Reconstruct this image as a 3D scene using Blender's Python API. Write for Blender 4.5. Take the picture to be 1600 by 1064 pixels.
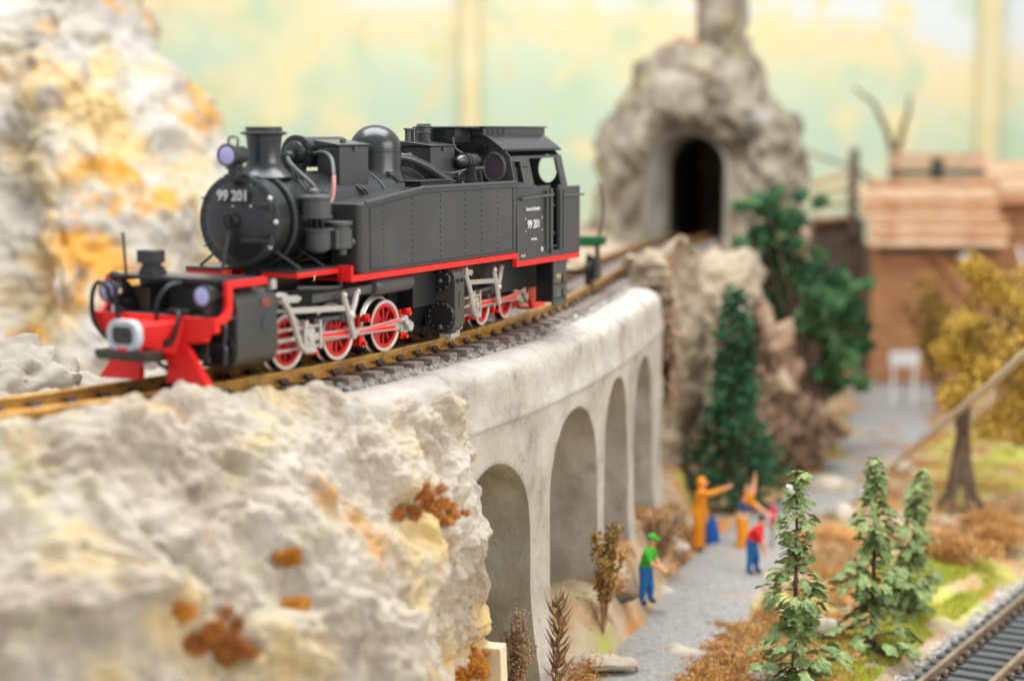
import bpy, bmesh, math, random
import numpy as np
from mathutils import Vector, Matrix, noise

for o in list(bpy.data.objects): bpy.data.objects.remove(o)
scene = bpy.context.scene
R = math.radians
random.seed(7)

# ------------------------------------------------------------------ camera
cam_d = bpy.data.cameras.new('camera'); cam = bpy.data.objects.new('camera', cam_d)
scene.collection.objects.link(cam); scene.camera = cam
cam.location = (0, 0, 3.4)
cam.rotation_euler = (R(90) - math.atan(327 / 2800), 0, 0)
cam_d.sensor_width = 36; cam_d.lens = 63.0; cam_d.clip_start = 0.5; cam_d.clip_end = 600
cam_d.dof.use_dof = True; cam_d.dof.focus_distance = 29.3; cam_d.dof.aperture_fstop = 0.168
scene.render.resolution_x = 1024; scene.render.resolution_y = 680
scene.render.engine = 'CYCLES'

# ------------------------------------------------------------------ world, lamps, exposure
world = bpy.data.worlds.new('World'); scene.world = world; world.use_nodes = True
bg = world.node_tree.nodes['Background']
bg.inputs['Color'].default_value = (0.93, 0.95, 1.0, 1); bg.inputs['Strength'].default_value = 0.52
def area(name, loc, rot, sx, sy, power, col):
    l = bpy.data.lights.new(name, 'AREA'); l.shape = 'RECTANGLE'; l.size = sx; l.size_y = sy
    l.energy = power; l.color = col
    o = bpy.data.objects.new(name, l); scene.collection.objects.link(o)
    o.location = loc; o.rotation_euler = rot
    return o
area('ceiling_light', (-2, 36, 34), (0, 0, 0), 40, 26, 22500, (0.95, 0.98, 1.0))
area('backdrop_fill_light', (4, 72, 30), (R(32), 0, 0), 60, 16, 7000, (1.0, 0.98, 0.93))  # added fill lamp overhead, tilted to brighten the painted backdrop
area('window_light', (42, 8, 20), (R(64), 0, R(62)), 40, 22, 12500, (1.0, 0.97, 0.92))
vs = scene.view_settings
vs.view_transform = 'Standard'; vs.look = 'None'; vs.exposure = 0.42; vs.gamma = 1.0
vs.use_curve_mapping = False

# ------------------------------------------------------------------ helpers
col = scene.collection
def lin(c):
    c = c / 255.0
    return c / 12.92 if c <= 0.04045 else ((c + 0.055) / 1.055) ** 2.4
def C(r, g, b): return (lin(r), lin(g), lin(b), 1.0)

def mat(name, c, rough=0.5, metal=0.0, spec=0.5, stops=None, scale=1.0, detail=6.0, nrough=0.6, bump=0.0, bscale=10.0,
        stretch=None, layers=(), rvar=0.0, bdist=0.05):
    """procedural material: a base colour or a noise ramp, extra stain layers, fine relief"""
    m = bpy.data.materials.new(name); m.use_nodes = True
    nt = m.node_tree; N = nt.nodes; L = nt.links
    b = N['Principled BSDF']
    b.inputs['Roughness'].default_value = rough; b.inputs['Metallic'].default_value = metal
    b.inputs['Specular IOR Level'].default_value = spec
    b.inputs['Base Color'].default_value = c
    tc = N.new('ShaderNodeTexCoord'); src = tc.outputs['Object']
    if stretch:
        mp = N.new('ShaderNodeMapping'); mp.inputs['Scale'].default_value = stretch
        L.new(src, mp.inputs['Vector']); src = mp.outputs['Vector']
    out = None
    def ntex(sc, dt=6.0, ro=0.6, off=0.0):
        n = N.new('ShaderNodeTexNoise'); n.noise_dimensions = '4D'
        n.inputs['Scale'].default_value = sc; n.inputs['Detail'].default_value = dt; n.inputs['Roughness'].default_value = ro
        n.inputs['W'].default_value = off
        L.new(src, n.inputs['Vector']); return n.outputs['Fac']
    if stops:
        f = ntex(scale, detail, nrough)
        r = N.new('ShaderNodeValToRGB'); L.new(f, r.inputs['Fac'])
        el = r.color_ramp.elements
        while len(el) < len(stops): el.new(0.5)
        for e, (p, cc) in zip(el, stops): e.position = p; e.color = cc
        out = r.outputs['Color']
    for i, (cc, lo, hi, sc) in enumerate(layers):
        f = ntex(sc, 5.0, 0.62, 3.7 * (i + 1))
        mr = N.new('ShaderNodeMapRange'); mr.interpolation_type = 'SMOOTHSTEP'
        mr.inputs['From Min'].default_value = lo; mr.inputs['From Max'].default_value = hi
        L.new(f, mr.inputs['Value'])
        mx = N.new('ShaderNodeMix'); mx.data_type = 'RGBA'
        L.new(mr.outputs['Result'], mx.inputs[0])
        if out: L.new(out, mx.inputs[6])
        else: mx.inputs[6].default_value = c
        mx.inputs[7].default_value = cc; out = mx.outputs[2]
    if out: L.new(out, b.inputs['Base Color'])
    if rvar:
        f = ntex(6.0, 4.0, 0.6, 9.0); mr = N.new('ShaderNodeMapRange')
        mr.inputs['To Min'].default_value = rough - rvar; mr.inputs['To Max'].default_value = rough + rvar
        L.new(f, mr.inputs['Value']); L.new(mr.outputs['Result'], b.inputs['Roughness'])
    if bump:
        f = ntex(bscale, 8.0, 0.65, 21.0); bp = N.new('ShaderNodeBump')
        bp.inputs['Strength'].default_value = bump; bp.inputs['Distance'].default_value = bdist
        L.new(f, bp.inputs['Height']); L.new(bp.outputs['Normal'], b.inputs['Normal'])
    return m

M = {}
M['black'] = mat('black_plastic', C(42, 44, 45), 0.28, spec=0.65, rvar=0.07, layers=[(C(54, 55, 53), .48, .72, 1.3)])
M['dark'] = mat('dark_frame_plastic', C(24, 26, 27), 0.42, spec=0.5)
M['tankgrey'] = mat('tank_black_plastic', C(58, 58, 55), 0.33, spec=0.65, rvar=0.06, layers=[(C(70, 69, 64), .45, .72, .9)])
M['grey'] = mat('grey_plastic', C(78, 80, 79), 0.45, rvar=0.05)
M['red'] = mat('red_plastic', C(250, 40, 32), 0.42, spec=0.4, layers=[(C(240, 40, 34), .5, .7, 2.)])
M['wheelred'] = mat('wheel_red_plastic', C(214, 44, 40), 0.45, spec=0.4)
M['silver'] = mat('nickel_silver', C(205, 200, 192), 0.32, metal=0.55, rvar=.08)
M['tyre'] = mat('pale_tyre_paint', C(214, 208, 196), 0.4, metal=0.2)
M['tread'] = mat('dark_wheel_tread', C(48, 44, 42), 0.35, metal=0.6)
M['white'] = mat('white_paint', C(232, 232, 230), 0.5)
M['offwhite'] = mat('offwhite_knob', C(225, 222, 212), 0.4)
M['lens'] = mat('lavender_lens', C(186, 186, 238), 0.15, spec=0.7)
M['blued'] = mat('blue_grey_rim', C(196, 206, 214), 0.4)
M['plate'] = mat('orange_brown_plate', C(150, 82, 52), 0.5, layers=[(C(112, 62, 44), .4, .6, 14.)])
M['pink'] = mat('pale_pink_pipe', C(214, 150, 145), 0.45)
M['glass'] = mat('smoked_window', C(86, 76, 82), 0.12, spec=0.6)
M['rail'] = mat('brass_rail', C(190, 142, 72), 0.36, metal=0.65, stops=[(.3, C(132, 98, 58)), (.5, C(194, 146, 74)), (.75, C(222, 178, 98))], scale=3.0, rvar=.1, bump=.06, bscale=20)
M['railgrey'] = mat('weathered_rail', C(150, 132, 108), 0.45, metal=0.4, stops=[(.3, C(120, 102, 84)), (.7, C(178, 158, 130))], scale=4.0)
M['sleeper'] = mat('brown_sleeper', C(98, 86, 78), 0.7, stops=[(.3, C(86, 76, 68)), (.5, C(130, 118, 108)), (.7, C(176, 166, 156))], scale=2.2, stretch=(1, 6, 6), bump=.35, bscale=7)
M['sleeperdark'] = mat('charcoal_sleeper', C(80, 84, 84), 0.7, stops=[(.3, C(62, 66, 66)), (.7, C(104, 108, 106))], scale=3, stretch=(1, 6, 6), bump=.3, bscale=7)
M['chair'] = mat('dark_rail_chair', C(62, 46, 40), 0.6)
M['ballast'] = mat('grey_ballast', C(150, 146, 140), 0.85, stops=[(.3, C(116, 110, 104)), (.5, C(152, 147, 141)), (.7, C(184, 180, 174))], scale=2.6, detail=3, bump=.4, bscale=14)
M['paleballast'] = mat('pale_ballast', C(188, 184, 178), 0.85, stops=[(.3, C(160, 155, 150)), (.7, C(212, 208, 202))], scale=2.6, detail=3)
M['plaster'] = mat('viaduct_plaster', C(198, 190, 178), 0.85, stops=[(.30, C(142, 132, 122)), (.45, C(176, 168, 156)), (.64, C(198, 192, 181))], scale=.9, detail=10, nrough=.66,
    layers=[(C(202, 184, 140), .56, .72, .4), (C(146, 136, 128), .57, .72, 1.6), (C(112, 102, 92), .66, .74, 5.)], bump=.9, bscale=3.5, bdist=.05)
M['rock'] = mat('plaster_rock', C(200, 190, 174), 0.9, stops=[(.28, C(116, 99, 84)), (.39, C(166, 150, 131)), (.50, C(189, 177, 158)), (.66, C(204, 196, 182))], scale=.75, detail=10, nrough=.66,
    layers=[(C(212, 184, 124), .50, .66, .5), (C(146, 126, 112), .60, .72, 1.0), (C(186, 178, 134), .58, .72, .8), (C(196, 148, 84), .58, .76, .9), (C(104, 88, 76), .62, .76, 2.6)], bump=.9, bscale=4.5, bdist=.10)
M['cliff'] = mat('ochre_stained_rock', C(184, 172, 150), 0.9, stops=[(.28, C(128, 119, 108)), (.43, C(163, 156, 144)), (.62, C(183, 178, 169))], scale=.4, detail=8,
    layers=[(C(188, 162, 112), .46, .62, .3), (C(196, 142, 56), .52, .64, .45), (C(144, 134, 124), .57, .70, .7)], bump=.5, bscale=1.4, bdist=.3)
M['tunnelrock'] = mat('grey_lichen_rock', C(150, 143, 128), 0.9, stops=[(.34, C(78, 69, 58)), (.46, C(132, 121, 103)), (.62, C(166, 155, 136))], scale=.55, detail=8,
    layers=[(C(164, 148, 106), .55, .74, .5), (C(162, 116, 80), .57, .72, .45), (C(176, 172, 164), .58, .72, .6), (C(92, 78, 62), .56, .68, .9)], bump=.5, bscale=1.5, bdist=.25)
M['brownrock'] = mat('brown_rock', C(158, 128, 108), 0.9, stops=[(.34, C(88, 66, 50)), (.48, C(142, 112, 88)), (.66, C(182, 158, 134))], scale=1.3, bump=.5, bscale=2, bdist=.2)
M['abutrock'] = mat('cream_abutment_rock', C(205, 190, 168), 0.9, stops=[(.3, C(118, 98, 80)), (.46, C(160, 142, 118)), (.64, C(182, 167, 145))], scale=.8,
    layers=[(C(186, 128, 70), .57, .70, .45), (C(150, 122, 104), .62, .72, .8)], bump=.5, bscale=2, bdist=.2)
M['shelf'] = mat('grey_shelf_rock', C(190, 180, 164), 0.9, stops=[(.3, C(132, 122, 110)), (.5, C(172, 162, 148)), (.72, C(192, 184, 171))], scale=.9, layers=[(C(206, 170, 122), .66, .76, .8)], bump=.5, bscale=3, bdist=.1)
M['portal'] = mat('tunnel_lining', C(150, 145, 134), 0.85, stops=[(.3, C(124, 119, 109)), (.7, C(172, 167, 156))], scale=1.0, bump=.2, bscale=4)
M['tunnelshade'] = mat('shade_grey_lining', C(52, 52, 50), 0.9)  # darkness inside the tunnel put into the lining's dark grey colour
M['ground'] = mat('scenery_ground', C(180, 160, 128), 0.95, stops=[(.30, C(118, 94, 70)), (.44, C(164, 140, 108)), (.58, C(186, 168, 140)), (.74, C(178, 168, 132))], scale=.6, detail=10, nrough=.68,
    layers=[(C(188, 126, 64), .50, .64, .5), (C(182, 186, 84), .54, .64, .2), (C(138, 98, 70), .56, .68, 1.3)], bump=.6, bscale=3, bdist=.12)
M['gravel'] = mat('grey_gravel_path', C(150, 147, 142), 0.95, stops=[(.3, C(116, 113, 109)), (.5, C(149, 146, 141)), (.7, C(178, 174, 168))], scale=9, detail=6, nrough=.7, layers=[(C(166, 148, 136), .56, .70, .6), (C(128, 122, 118), .58, .7, 1.5)], bump=.5, bscale=30, bdist=.03)
M['grass'] = mat('yellow_green_grass', C(190, 194, 66), 0.8, stops=[(.3, C(164, 172, 54)), (.7, C(216, 214, 92))], scale=1.2)
M['lichen'] = mat('ochre_lichen', C(198, 150, 88), 0.9, stops=[(.3, C(150, 104, 58)), (.45, C(192, 140, 76)), (.58, C(206, 162, 102)), (.72, C(220, 190, 138))], scale=2.2)
M['rust'] = mat('rust_moss', C(182, 110, 44), 0.9, stops=[(.32, C(130, 76, 34)), (.5, C(184, 112, 46)), (.72, C(212, 146, 66))], scale=1.6)
M['amber'] = mat('amber_moss', C(212, 142, 40), 0.9, stops=[(.3, C(170, 100, 30)), (.6, C(222, 154, 48))], scale=2.)
M['straw'] = mat('straw_grass', C(184, 150, 98), 0.9, stops=[(.3, C(146, 106, 62)), (.5, C(190, 152, 98)), (.7, C(214, 186, 134))], scale=.7)
M['leaf'] = mat('olive_green_leaf', C(118, 140, 90), 0.75, stops=[(.3, C(98, 120, 68)), (.5, C(130, 150, 92)), (.7, C(164, 178, 116))], scale=1.6, detail=3)
M['fir'] = mat('dark_fir_foliage', C(38, 92, 62), 0.8, stops=[(.3, C(22, 60, 38)), (.52, C(42, 92, 58)), (.72, C(80, 126, 80))], scale=.9, detail=4)
M['fir2'] = mat('mid_fir_foliage', C(62, 106, 64), 0.8, stops=[(.3, C(36, 72, 44)), (.5, C(64, 108, 64)), (.7, C(112, 146, 90))], scale=.7, detail=4)
M['yellowleaf'] = mat('yellow_autumn_leaf', C(190, 154, 56), 0.8, stops=[(.3, C(136, 112, 44)), (.5, C(192, 154, 56)), (.7, C(218, 188, 92))], scale=.8, detail=4)
M['olive'] = mat('olive_dry_leaf', C(150, 118, 46), 0.85, stops=[(.3, C(112, 84, 36)), (.7, C(174, 140, 62))], scale=2.)
M['dry'] = mat('dry_brown_twig', C(140, 104, 78), 0.85, stops=[(.3, C(104, 74, 54)), (.7, C(178, 142, 112))], scale=4.)
M['bark'] = mat('brown_bark', C(96, 76, 60), 0.9, stops=[(.3, C(70, 54, 44)), (.7, C(126, 104, 84))], scale=4., stretch=(3, 3, 1))
M['wood'] = mat('cabin_board', C(170, 118, 78), 0.85, stops=[(.3, C(134, 88, 56)), (.5, C(172, 120, 80)), (.7, C(192, 146, 106))], scale=1.2, stretch=(1, 4, 5))
M['woodpale'] = mat('pale_roof_board', C(202, 166, 132), 0.85, stops=[(.3, C(170, 128, 96)), (.55, C(204, 168, 134)), (.75, C(220, 192, 162))], scale=1.2, stretch=(1, 4, 4))
M['wooddark'] = mat('dark_cabin_board', C(104, 86, 72), 0.9, stops=[(.3, C(84, 68, 58)), (.7, C(124, 104, 88))], scale=1.5)
M['rope'] = mat('beige_rope', C(206, 188, 164), 0.9, bump=.3, bscale=8)
M['cream'] = mat('cream_wood_chip', C(228, 214, 180), 0.7, layers=[(C(208, 188, 148), .5, .7, 4.)])
M['stone'] = mat('pale_stone', C(190, 176, 154), 0.9, stops=[(.3, C(146, 130, 110)), (.7, C(204, 192, 172))], scale=1.5, bump=.4, bscale=5)
M['stonebrown'] = mat('brown_stone', C(108, 88, 70), 0.9, stops=[(.3, C(78, 62, 50)), (.7, C(140, 118, 96))], scale=2)
M['batten'] = mat('ochre_batten', C(224, 210, 164), 0.85, stops=[(.3, C(214, 198, 144)), (.7, C(230, 220, 184))], scale=.25)
for k, c in dict(skin=(226, 158, 120), green=(52, 176, 44), bluejean=(22, 104, 172), shoe=(52, 48, 46), orange=(238, 150, 26), redshirt=(222, 30, 40), hair=(44, 50, 44), bluesack=(20, 98, 186),
                 navy=(72, 88, 132), pinkbag=(226, 48, 92), tan=(222, 190, 150), greenpaint=(14, 92, 48)).items():
    M[k] = mat(k + '_toy_paint', C(*c), 0.55, spec=0.4)

class MB:
    """collects shapes; build() links them as one mesh object"""
    def __init__(s, T=None): s.v = []; s.f = []; s.T = T
    def add(s, vs, fs):
        o = len(s.v); s.v += [tuple(p) for p in vs]; s.f += [tuple(i + o for i in f) for f in fs]; return s
    def box(s, lo, hi):
        x0, y0, z0 = lo; x1, y1, z1 = hi
        if x0 > x1: x0, x1 = x1, x0
        if y0 > y1: y0, y1 = y1, y0
        if z0 > z1: z0, z1 = z1, z0
        return s.add([(x0, y0, z0), (x1, y0, z0), (x1, y1, z0), (x0, y1, z0), (x0, y0, z1), (x1, y0, z1), (x1, y1, z1), (x0, y1, z1)],
              [(0, 3, 2, 1), (4, 5, 6, 7), (0, 1, 5, 4), (1, 2, 6, 5), (2, 3, 7, 6), (3, 0, 4, 7)])
    def bar(s, p0, p1, w, h, up=(0, 0, 1)):
        p0 = Vector(p0); p1 = Vector(p1); d = (p1 - p0).normalized(); a = d.cross(Vector(up))
        if a.length < 1e-4: a = d.cross(Vector((1, 0, 0)))
        a.normalize(); b = a.cross(d).normalized(); vs = []
        for p in (p0, p1):
            for (i, j) in ((-1, -1), (1, -1), (1, 1), (-1, 1)): vs.append(p + a * (w / 2 * i) + b * (h / 2 * j))
        return s.add(vs, [(0, 1, 2, 3), (4, 7, 6, 5), (0, 4, 5, 1), (1, 5, 6, 2), (2, 6, 7, 3), (3, 7, 4, 0)])
    def rings(s, rings, caps=True, closed=False):
        n = len(rings[0]); vs = [p for r in rings for p in r]; fs = []; m = len(rings)
        for i in range(m if closed else m - 1):
            for j in range(n):
                a = i * n + j; b = i * n + (j + 1) % n; c = ((i + 1) % m) * n + (j + 1) % n; d = ((i + 1) % m) * n + j
                fs.append((a, b, c, d))
        if caps and not closed: fs.append(tuple(range(n - 1, -1, -1))); fs.append(tuple((m - 1) * n + k for k in range(n)))
        return s.add(vs, fs)
    def frame(s, d):
        d = Vector(d).normalized(); a = d.cross(Vector((0, 0, 1)))
        if a.length < 1e-3: a = d.cross(Vector((1, 0, 0)))
        a.normalize(); return a, d.cross(a).normalized()
    def lathe(s, prof, org, axis, n=28, caps=True):
        org = Vector(org); d = Vector(axis).normalized(); a, b = s.frame(d); rr = []
        for r, h in prof:
            rr.append([org + d * h + (a * math.cos(2 * math.pi * k / n) + b * math.sin(2 * math.pi * k / n)) * max(r, .0005) for k in range(n)])
        return s.rings(rr, caps)
    def cyl(s, p0, p1, r0, r1=None, n=20):
        p0 = Vector(p0); p1 = Vector(p1)
        return s.lathe([(r0, 0), (r0 if r1 is None else r1, (p1 - p0).length)], p0, p1 - p0, n)
    def tube(s, pts, r, n=8, closed=False, sub=4):
        pts = [Vector(p) for p in pts]
        if sub > 1 and len(pts) > 2:
            q = []; m = len(pts); R_ = range(m if closed else m - 1)
            for i in R_:
                p = [pts[(i + k) % m] if closed else pts[min(max(i + k, 0), m - 1)] for k in (-1, 0, 1, 2)]
                for j in range(sub):
                    t = j / sub
                    q.append(.5 * ((2 * p[1]) + (p[2] - p[0]) * t + (2 * p[0] - 5 * p[1] + 4 * p[2] - p[3]) * t * t + (3 * p[1] - p[0] - 3 * p[2] + p[3]) * t ** 3))
            if not closed: q.append(pts[-1])
            pts = q
        rr = []; m = len(pts); a = None
        for i, p in enumerate(pts):
            d = (pts[(i + 1) % m] - pts[i - 1]) if closed else (pts[min(i + 1, m - 1)] - pts[max(i - 1, 0)])
            d.normalize()
            if a is None: a, b = s.frame(d)
            else:
                a = (a - d * a.dot(d))
                if a.length < 1e-4: a, b = s.frame(d)
                a.normalize(); b = d.cross(a)
            ri = r[min(i * len(r) // m, len(r) - 1)] if isinstance(r, (list, tuple)) else r
            rr.append([p + (a * math.cos(2 * math.pi * k / n) + b * math.sin(2 * math.pi * k / n)) * ri for k in range(n)])
        return s.rings(rr, not closed, closed)
    def taper(s, pts, r0, r1, n=7):
        pts = [Vector(p) for p in pts]; m = len(pts)
        return s.tube(pts, [r0 + (r1 - r0) * i / (m - 1) for i in range(m)], n, sub=1)
    def prism(s, poly, lo, hi, axis='x'):
        """poly in the two other axes, extruded from lo to hi along axis"""
        n = len(poly)
        def P(a, b, t): return {'x': (t, a, b), 'y': (a, t, b), 'z': (a, b, t)}[axis]
        vs = [P(a, b, lo) for a, b in poly] + [P(a, b, hi) for a, b in poly]
        fs = [tuple(range(n)), tuple(range(2 * n - 1, n - 1, -1))] + [(i, i + n, (i + 1) % n + n, (i + 1) % n) for i in range(n)]
        return s.add(vs, fs)
    def ball(s, c, r, n=12, m=8):
        c = Vector(c); rr = r if isinstance(r, (tuple, list)) else (r, r, r); rg = []
        for i in range(1, m):
            t = math.pi * i / m
            rg.append([c + Vector((rr[0] * math.sin(t) * math.cos(2 * math.pi * k / n), rr[1] * math.sin(t) * math.sin(2 * math.pi * k / n), -rr[2] * math.cos(t))) for k in range(n)])
        o = len(s.v); s.rings(rg, False)
        i0 = len(s.v); s.v.append(tuple(c - Vector((0, 0, rr[2])))); s.v.append(tuple(c + Vector((0, 0, rr[2]))))
        for k in range(n):
            s.f.append((i0, o + (k + 1) % n, o + k)); q = o + (m - 2) * n; s.f.append((i0 + 1, q + k, q + (k + 1) % n))
        return s
    def mesh(s, name, smooth=38):
        me = bpy.data.meshes.new(name)
        vs = s.v if s.T is None else [tuple(s.T @ Vector(p)) for p in s.v]
        me.from_pydata(vs, [], s.f); me.update()
        bm = bmesh.new(); bm.from_mesh(me); bmesh.ops.recalc_face_normals(bm, faces=bm.faces); bm.to_mesh(me); bm.free()
        if smooth is not None:
            me.shade_smooth(); me.set_sharp_from_angle(angle=R(smooth))
        return me
    def build(s, name, m, parent=None, bevel=0.0, smooth=38, kind=None, label=None):
        me = s.mesh(name, smooth); me.materials.append(M[m] if isinstance(m, str) else m)
        o = bpy.data.objects.new(name, me); col.objects.link(o); o.parent = parent
        if bevel:
            bv = o.modifiers.new('bevel', 'BEVEL'); bv.width = bevel; bv.segments = 2; bv.limit_method = 'ANGLE'; bv.angle_limit = R(40); bv.harden_normals = True
        if kind: o['kind'] = kind
        if label: o['label'] = label
        return o

def tag(o, label, cat=None, group=None, kind=None):
    o['label'] = label
    if cat: o['category'] = cat
    if group: o['group'] = group
    if kind: o['kind'] = kind
    return o
def empty(name, loc=(0, 0, 0), rz=0.0):
    o = bpy.data.objects.new(name, None); col.objects.link(o); o.location = loc; o.rotation_euler = (0, 0, rz); o.empty_display_size = .2; return o
def clone(o, parent, mtx=None):
    c = o.copy(); col.objects.link(c); c.parent = parent
    if mtx is not None: c.matrix_basis = mtx
    return c
def text(name, s, size, m, parent, mtx, ext=.004, sx=1.0):
    cu = bpy.data.curves.new(name, 'FONT'); cu.body = s; cu.size = size; cu.extrude = ext; cu.align_x = 'CENTER'; cu.align_y = 'CENTER'
    cu.offset = size * .018
    t = bpy.data.objects.new(name, cu); col.objects.link(t); bpy.context.view_layer.update()
    me = bpy.data.meshes.new_from_object(t.evaluated_get(bpy.context.evaluated_depsgraph_get()))
    bpy.data.objects.remove(t); me.transform(Matrix.Diagonal((sx, 1, 1, 1))); me.materials.clear(); me.materials.append(M[m])
    o = bpy.data.objects.new(name, me); col.objects.link(o); o.parent = parent; o.matrix_basis = mtx
    return o

# ------------------------------------------------------------------ the track line (plan), metres along it = s
PX = [-2.4521643810347144e-07, 2.2010208158149484e-05, -0.0004222111801669981, -0.010303480125581995, 0.6100925360493578, -6.166843304685183]
PY = [-1.2732218709596692e-07, 1.7118362030104786e-05, -0.00091878818652374, 0.02423339534544988, 0.6662197750832447, 22.415791764483846]
DX = np.polyder(PX); DY = np.polyder(PY)
def track(s):
    if s >= 0: return float(np.polyval(PX, s)), float(np.polyval(PY, s)), math.atan2(float(np.polyval(DX, s)), float(np.polyval(DY, s)))
    h0 = R(42.5); k = R(1.9); x, y, h = PX[-1], PY[-1], h0; n = max(1, int(-s / .1)); ds = -s / n
    for i in range(n): x -= math.sin(h) * ds; y -= math.cos(h) * ds; h += k * ds
    return x, y, h
def off(s, d, z=0.0):
    x, y, h = track(s); return Vector((x + d * math.cos(h), y - d * math.sin(h), z))

# ------------------------------------------------------------------ rock helpers
def fbm(p, sc, oc=5): return noise.fractal(Vector(p) * sc, .9, 2.1, oc)
def rockfn(p, amp=1.0, sc=1.0, seed=0.0):
    """lumpy, cracked plaster rock: rounded cells + fractal roughness"""
    q = Vector((p[0] + seed, p[1] - seed * .7, p[2] + seed * .3)) * sc
    w = noise.noise_vector(q * .8) * .45
    d = noise.voronoi(q * .75 + w)[0]
    d2 = noise.voronoi(q * 2.1 + w * 2)[0]
    a = (d[1] - d[0]); b = (d2[1] - d2[0])
    f = lambda t: t * t * (3 - 2 * t)
    crack = -.22 * max(0., 1 - abs(noise.noise(q * .55 + w * 1.5)) * 9) * max(0., noise.noise(q * .4) + .4)
    tb = noise.turbulence(q * .55 + w, 5, False, noise_basis='PERLIN_ORIGINAL', amplitude_scale=.55, frequency_scale=2.1)
    return amp * (.30 * f(min(a * 1.8, 1.)) + .10 * f(min(b * 1.8, 1.)) + .34 * noise.fractal(q * .45, 1.0, 2.0, 2) + .52 * tb + .10 * noise.fractal(q * 4.2, .75, 2.2, 4) + crack - .37)
def cr(P, n):
    """Catmull-Rom resample of control array along axis 0"""
    P = np.asarray(P, float); m = len(P); t = np.linspace(0, m - 1, n); i = np.minimum(t.astype(int), m - 2); f = (t - i)
    g = lambda k: P[np.clip(i + k, 0, m - 1)]
    f = f.reshape((-1,) + (1,) * (P.ndim - 1)); a, b, c, d = g(-1), g(0), g(1), g(2)
    return .5 * (2 * b + (c - a) * f + (2 * a - 5 * b + 4 * c - d) * f ** 2 + (3 * b - a - 3 * c + d) * f ** 3)
def sheet(name, ctrl, nu, nv, amp, sc, m, parent=None, seed=0.0, edge=None, closed=None):
    """ctrl[row][col] -> dense displaced sheet; edge(i,j in 0..1) scales displacement"""
    G = cr(ctrl, nu); G = cr(G.transpose(1, 0, 2), nv).transpose(1, 0, 2)
    du = np.gradient(G, axis=0); dv = np.gradient(G, axis=1); Nn = np.cross(du, dv); Nn /= (np.linalg.norm(Nn, axis=2, keepdims=True) + 1e-9)
    vs = []; fs = []
    for i in range(nu):
        for j in range(nv):
            p = G[i, j]; k = edge(i / (nu - 1), j / (nv - 1)) if edge else 1.0
            h = rockfn(p, amp, sc, seed) * k if k else 0.0
            vs.append(p + Nn[i, j] * h)
    for i in range(nu - 1):
        for j in range(nv - 1):
            a = i * nv + j; fs.append((a, a + 1, a + nv + 1, a + nv))
    b = MB(); b.v = [tuple(map(float, v)) for v in vs]; b.f = fs
    return b.build(name, m, parent, smooth=None if False else 60)
def boulder(name, c, r, amp, sc, m, parent=None, seed=0.0, lev=4, pw=1.0):
    bm = bmesh.new(); bmesh.ops.create_icosphere(bm, subdivisions=lev, radius=1)
    for v in bm.verts:
        n = v.co.normalized(); g = [math.copysign(abs(q) ** pw, q) for q in n]; p = Vector((g[0] * r[0], g[1] * r[1], g[2] * r[2]))
        p += n * rockfn(Vector(c) + p, amp, sc, seed)
        v.co = Vector(c) + p
    me = bpy.data.meshes.new(name); bm.to_mesh(me); bm.free(); me.shade_smooth(); me.set_sharp_from_angle(angle=R(60))
    me.materials.append(M[m]); o = bpy.data.objects.new(name, me); col.objects.link(o); o.parent = parent
    return o

# ================================================================== THE SETTING
GZ = -6.3
_TS = np.arange(8, 28, .25); _TP = np.array([track(float(q))[:2] for q in _TS])
def bank(x, y):
    if x > 9 or x < -6 or y > 56: return 0.
    d = np.hypot(_TP[:, 0] - x, _TP[:, 1] - y); i = int(d.argmin()); d = float(d[i]); q = float(_TS[i])
    a = max(0., min(1., (2.65 - d) / .75)); c = max(0., min(1., (q - 10.2) / 2.2)); return 1.25 * a * a * (3 - 2 * a) * c
def gz(x, y):
    h = GZ - .12 + .22 * noise.fractal(Vector((x * .35, y * .35, 1.3)), 1., 2., 4)
    h += .9 * max(0., min(1., (y - 52) / 14)) * max(0., min(1., (9.5 - x) / 6))
    k = (x - 7.85) * math.cos(R(30.7)) - (y - 30.9) * math.sin(R(30.7))          # lower track bed is level
    w = max(0., 1 - max(0., abs(k - .0) - 1.2) / 1.2)
    return h * (1 - w) + (GZ - .42) * w + bank(x, y)
xs = np.linspace(-26, 34, 241); ys = np.linspace(20, 98, 261)
b = MB(); b.v = [(float(x), float(y), gz(x, y)) for y in ys for x in xs]
n = len(xs); b.f = [(j * n + i, j * n + i + 1, (j + 1) * n + i + 1, (j + 1) * n + i) for j in range(len(ys) - 1) for i in range(n - 1)]
g = b.build('ground', 'ground', smooth=60, kind='structure')

# winding gravel path
pc = [((1.3, 31.0), 1.5), ((2.65, 34.2), 1.5), ((4.2, 37.6), 1.3), ((5.3, 40.6), 1.05), ((6.4, 43.6), 1.0), ((8.3, 47.4), .95), ((10.2, 52.3), 1.1), ((12.0, 57.5), 1.3), ((13.6, 63.), 1.6), ((15.5, 72.), 1.8)]
P = cr([[p[0], p[1], w] for p, w in pc], 90); b = MB(); K = 15
for i, (x, y, w) in enumerate(P):
    t = P[min(i + 1, 89)] - P[max(i - 1, 0)]; L_ = math.hypot(t[0], t[1]); nx, ny = t[1] / L_, -t[0] / L_
    w = w + .22 * noise.noise(Vector((x * .9, y * .9, 5)))
    for k in range(K):
        q = (k / (K - 1) * 2 - 1); X = x + nx * w * q; Y = y + ny * w * q
        e = max(0, 1 - abs(q) ** 6)
        b.v.append((X, Y, max(gz(X, Y) - bank(X, Y), -6.36) + .05 * e + .012 * noise.noise(Vector((X * 6, Y * 6, 0))) - .05 * (1 - e)))
b.f = [(i * K + k, i * K + k + 1, (i + 1) * K + k + 1, (i + 1) * K + k) for i in range(89) for k in range(K - 1)]
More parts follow.
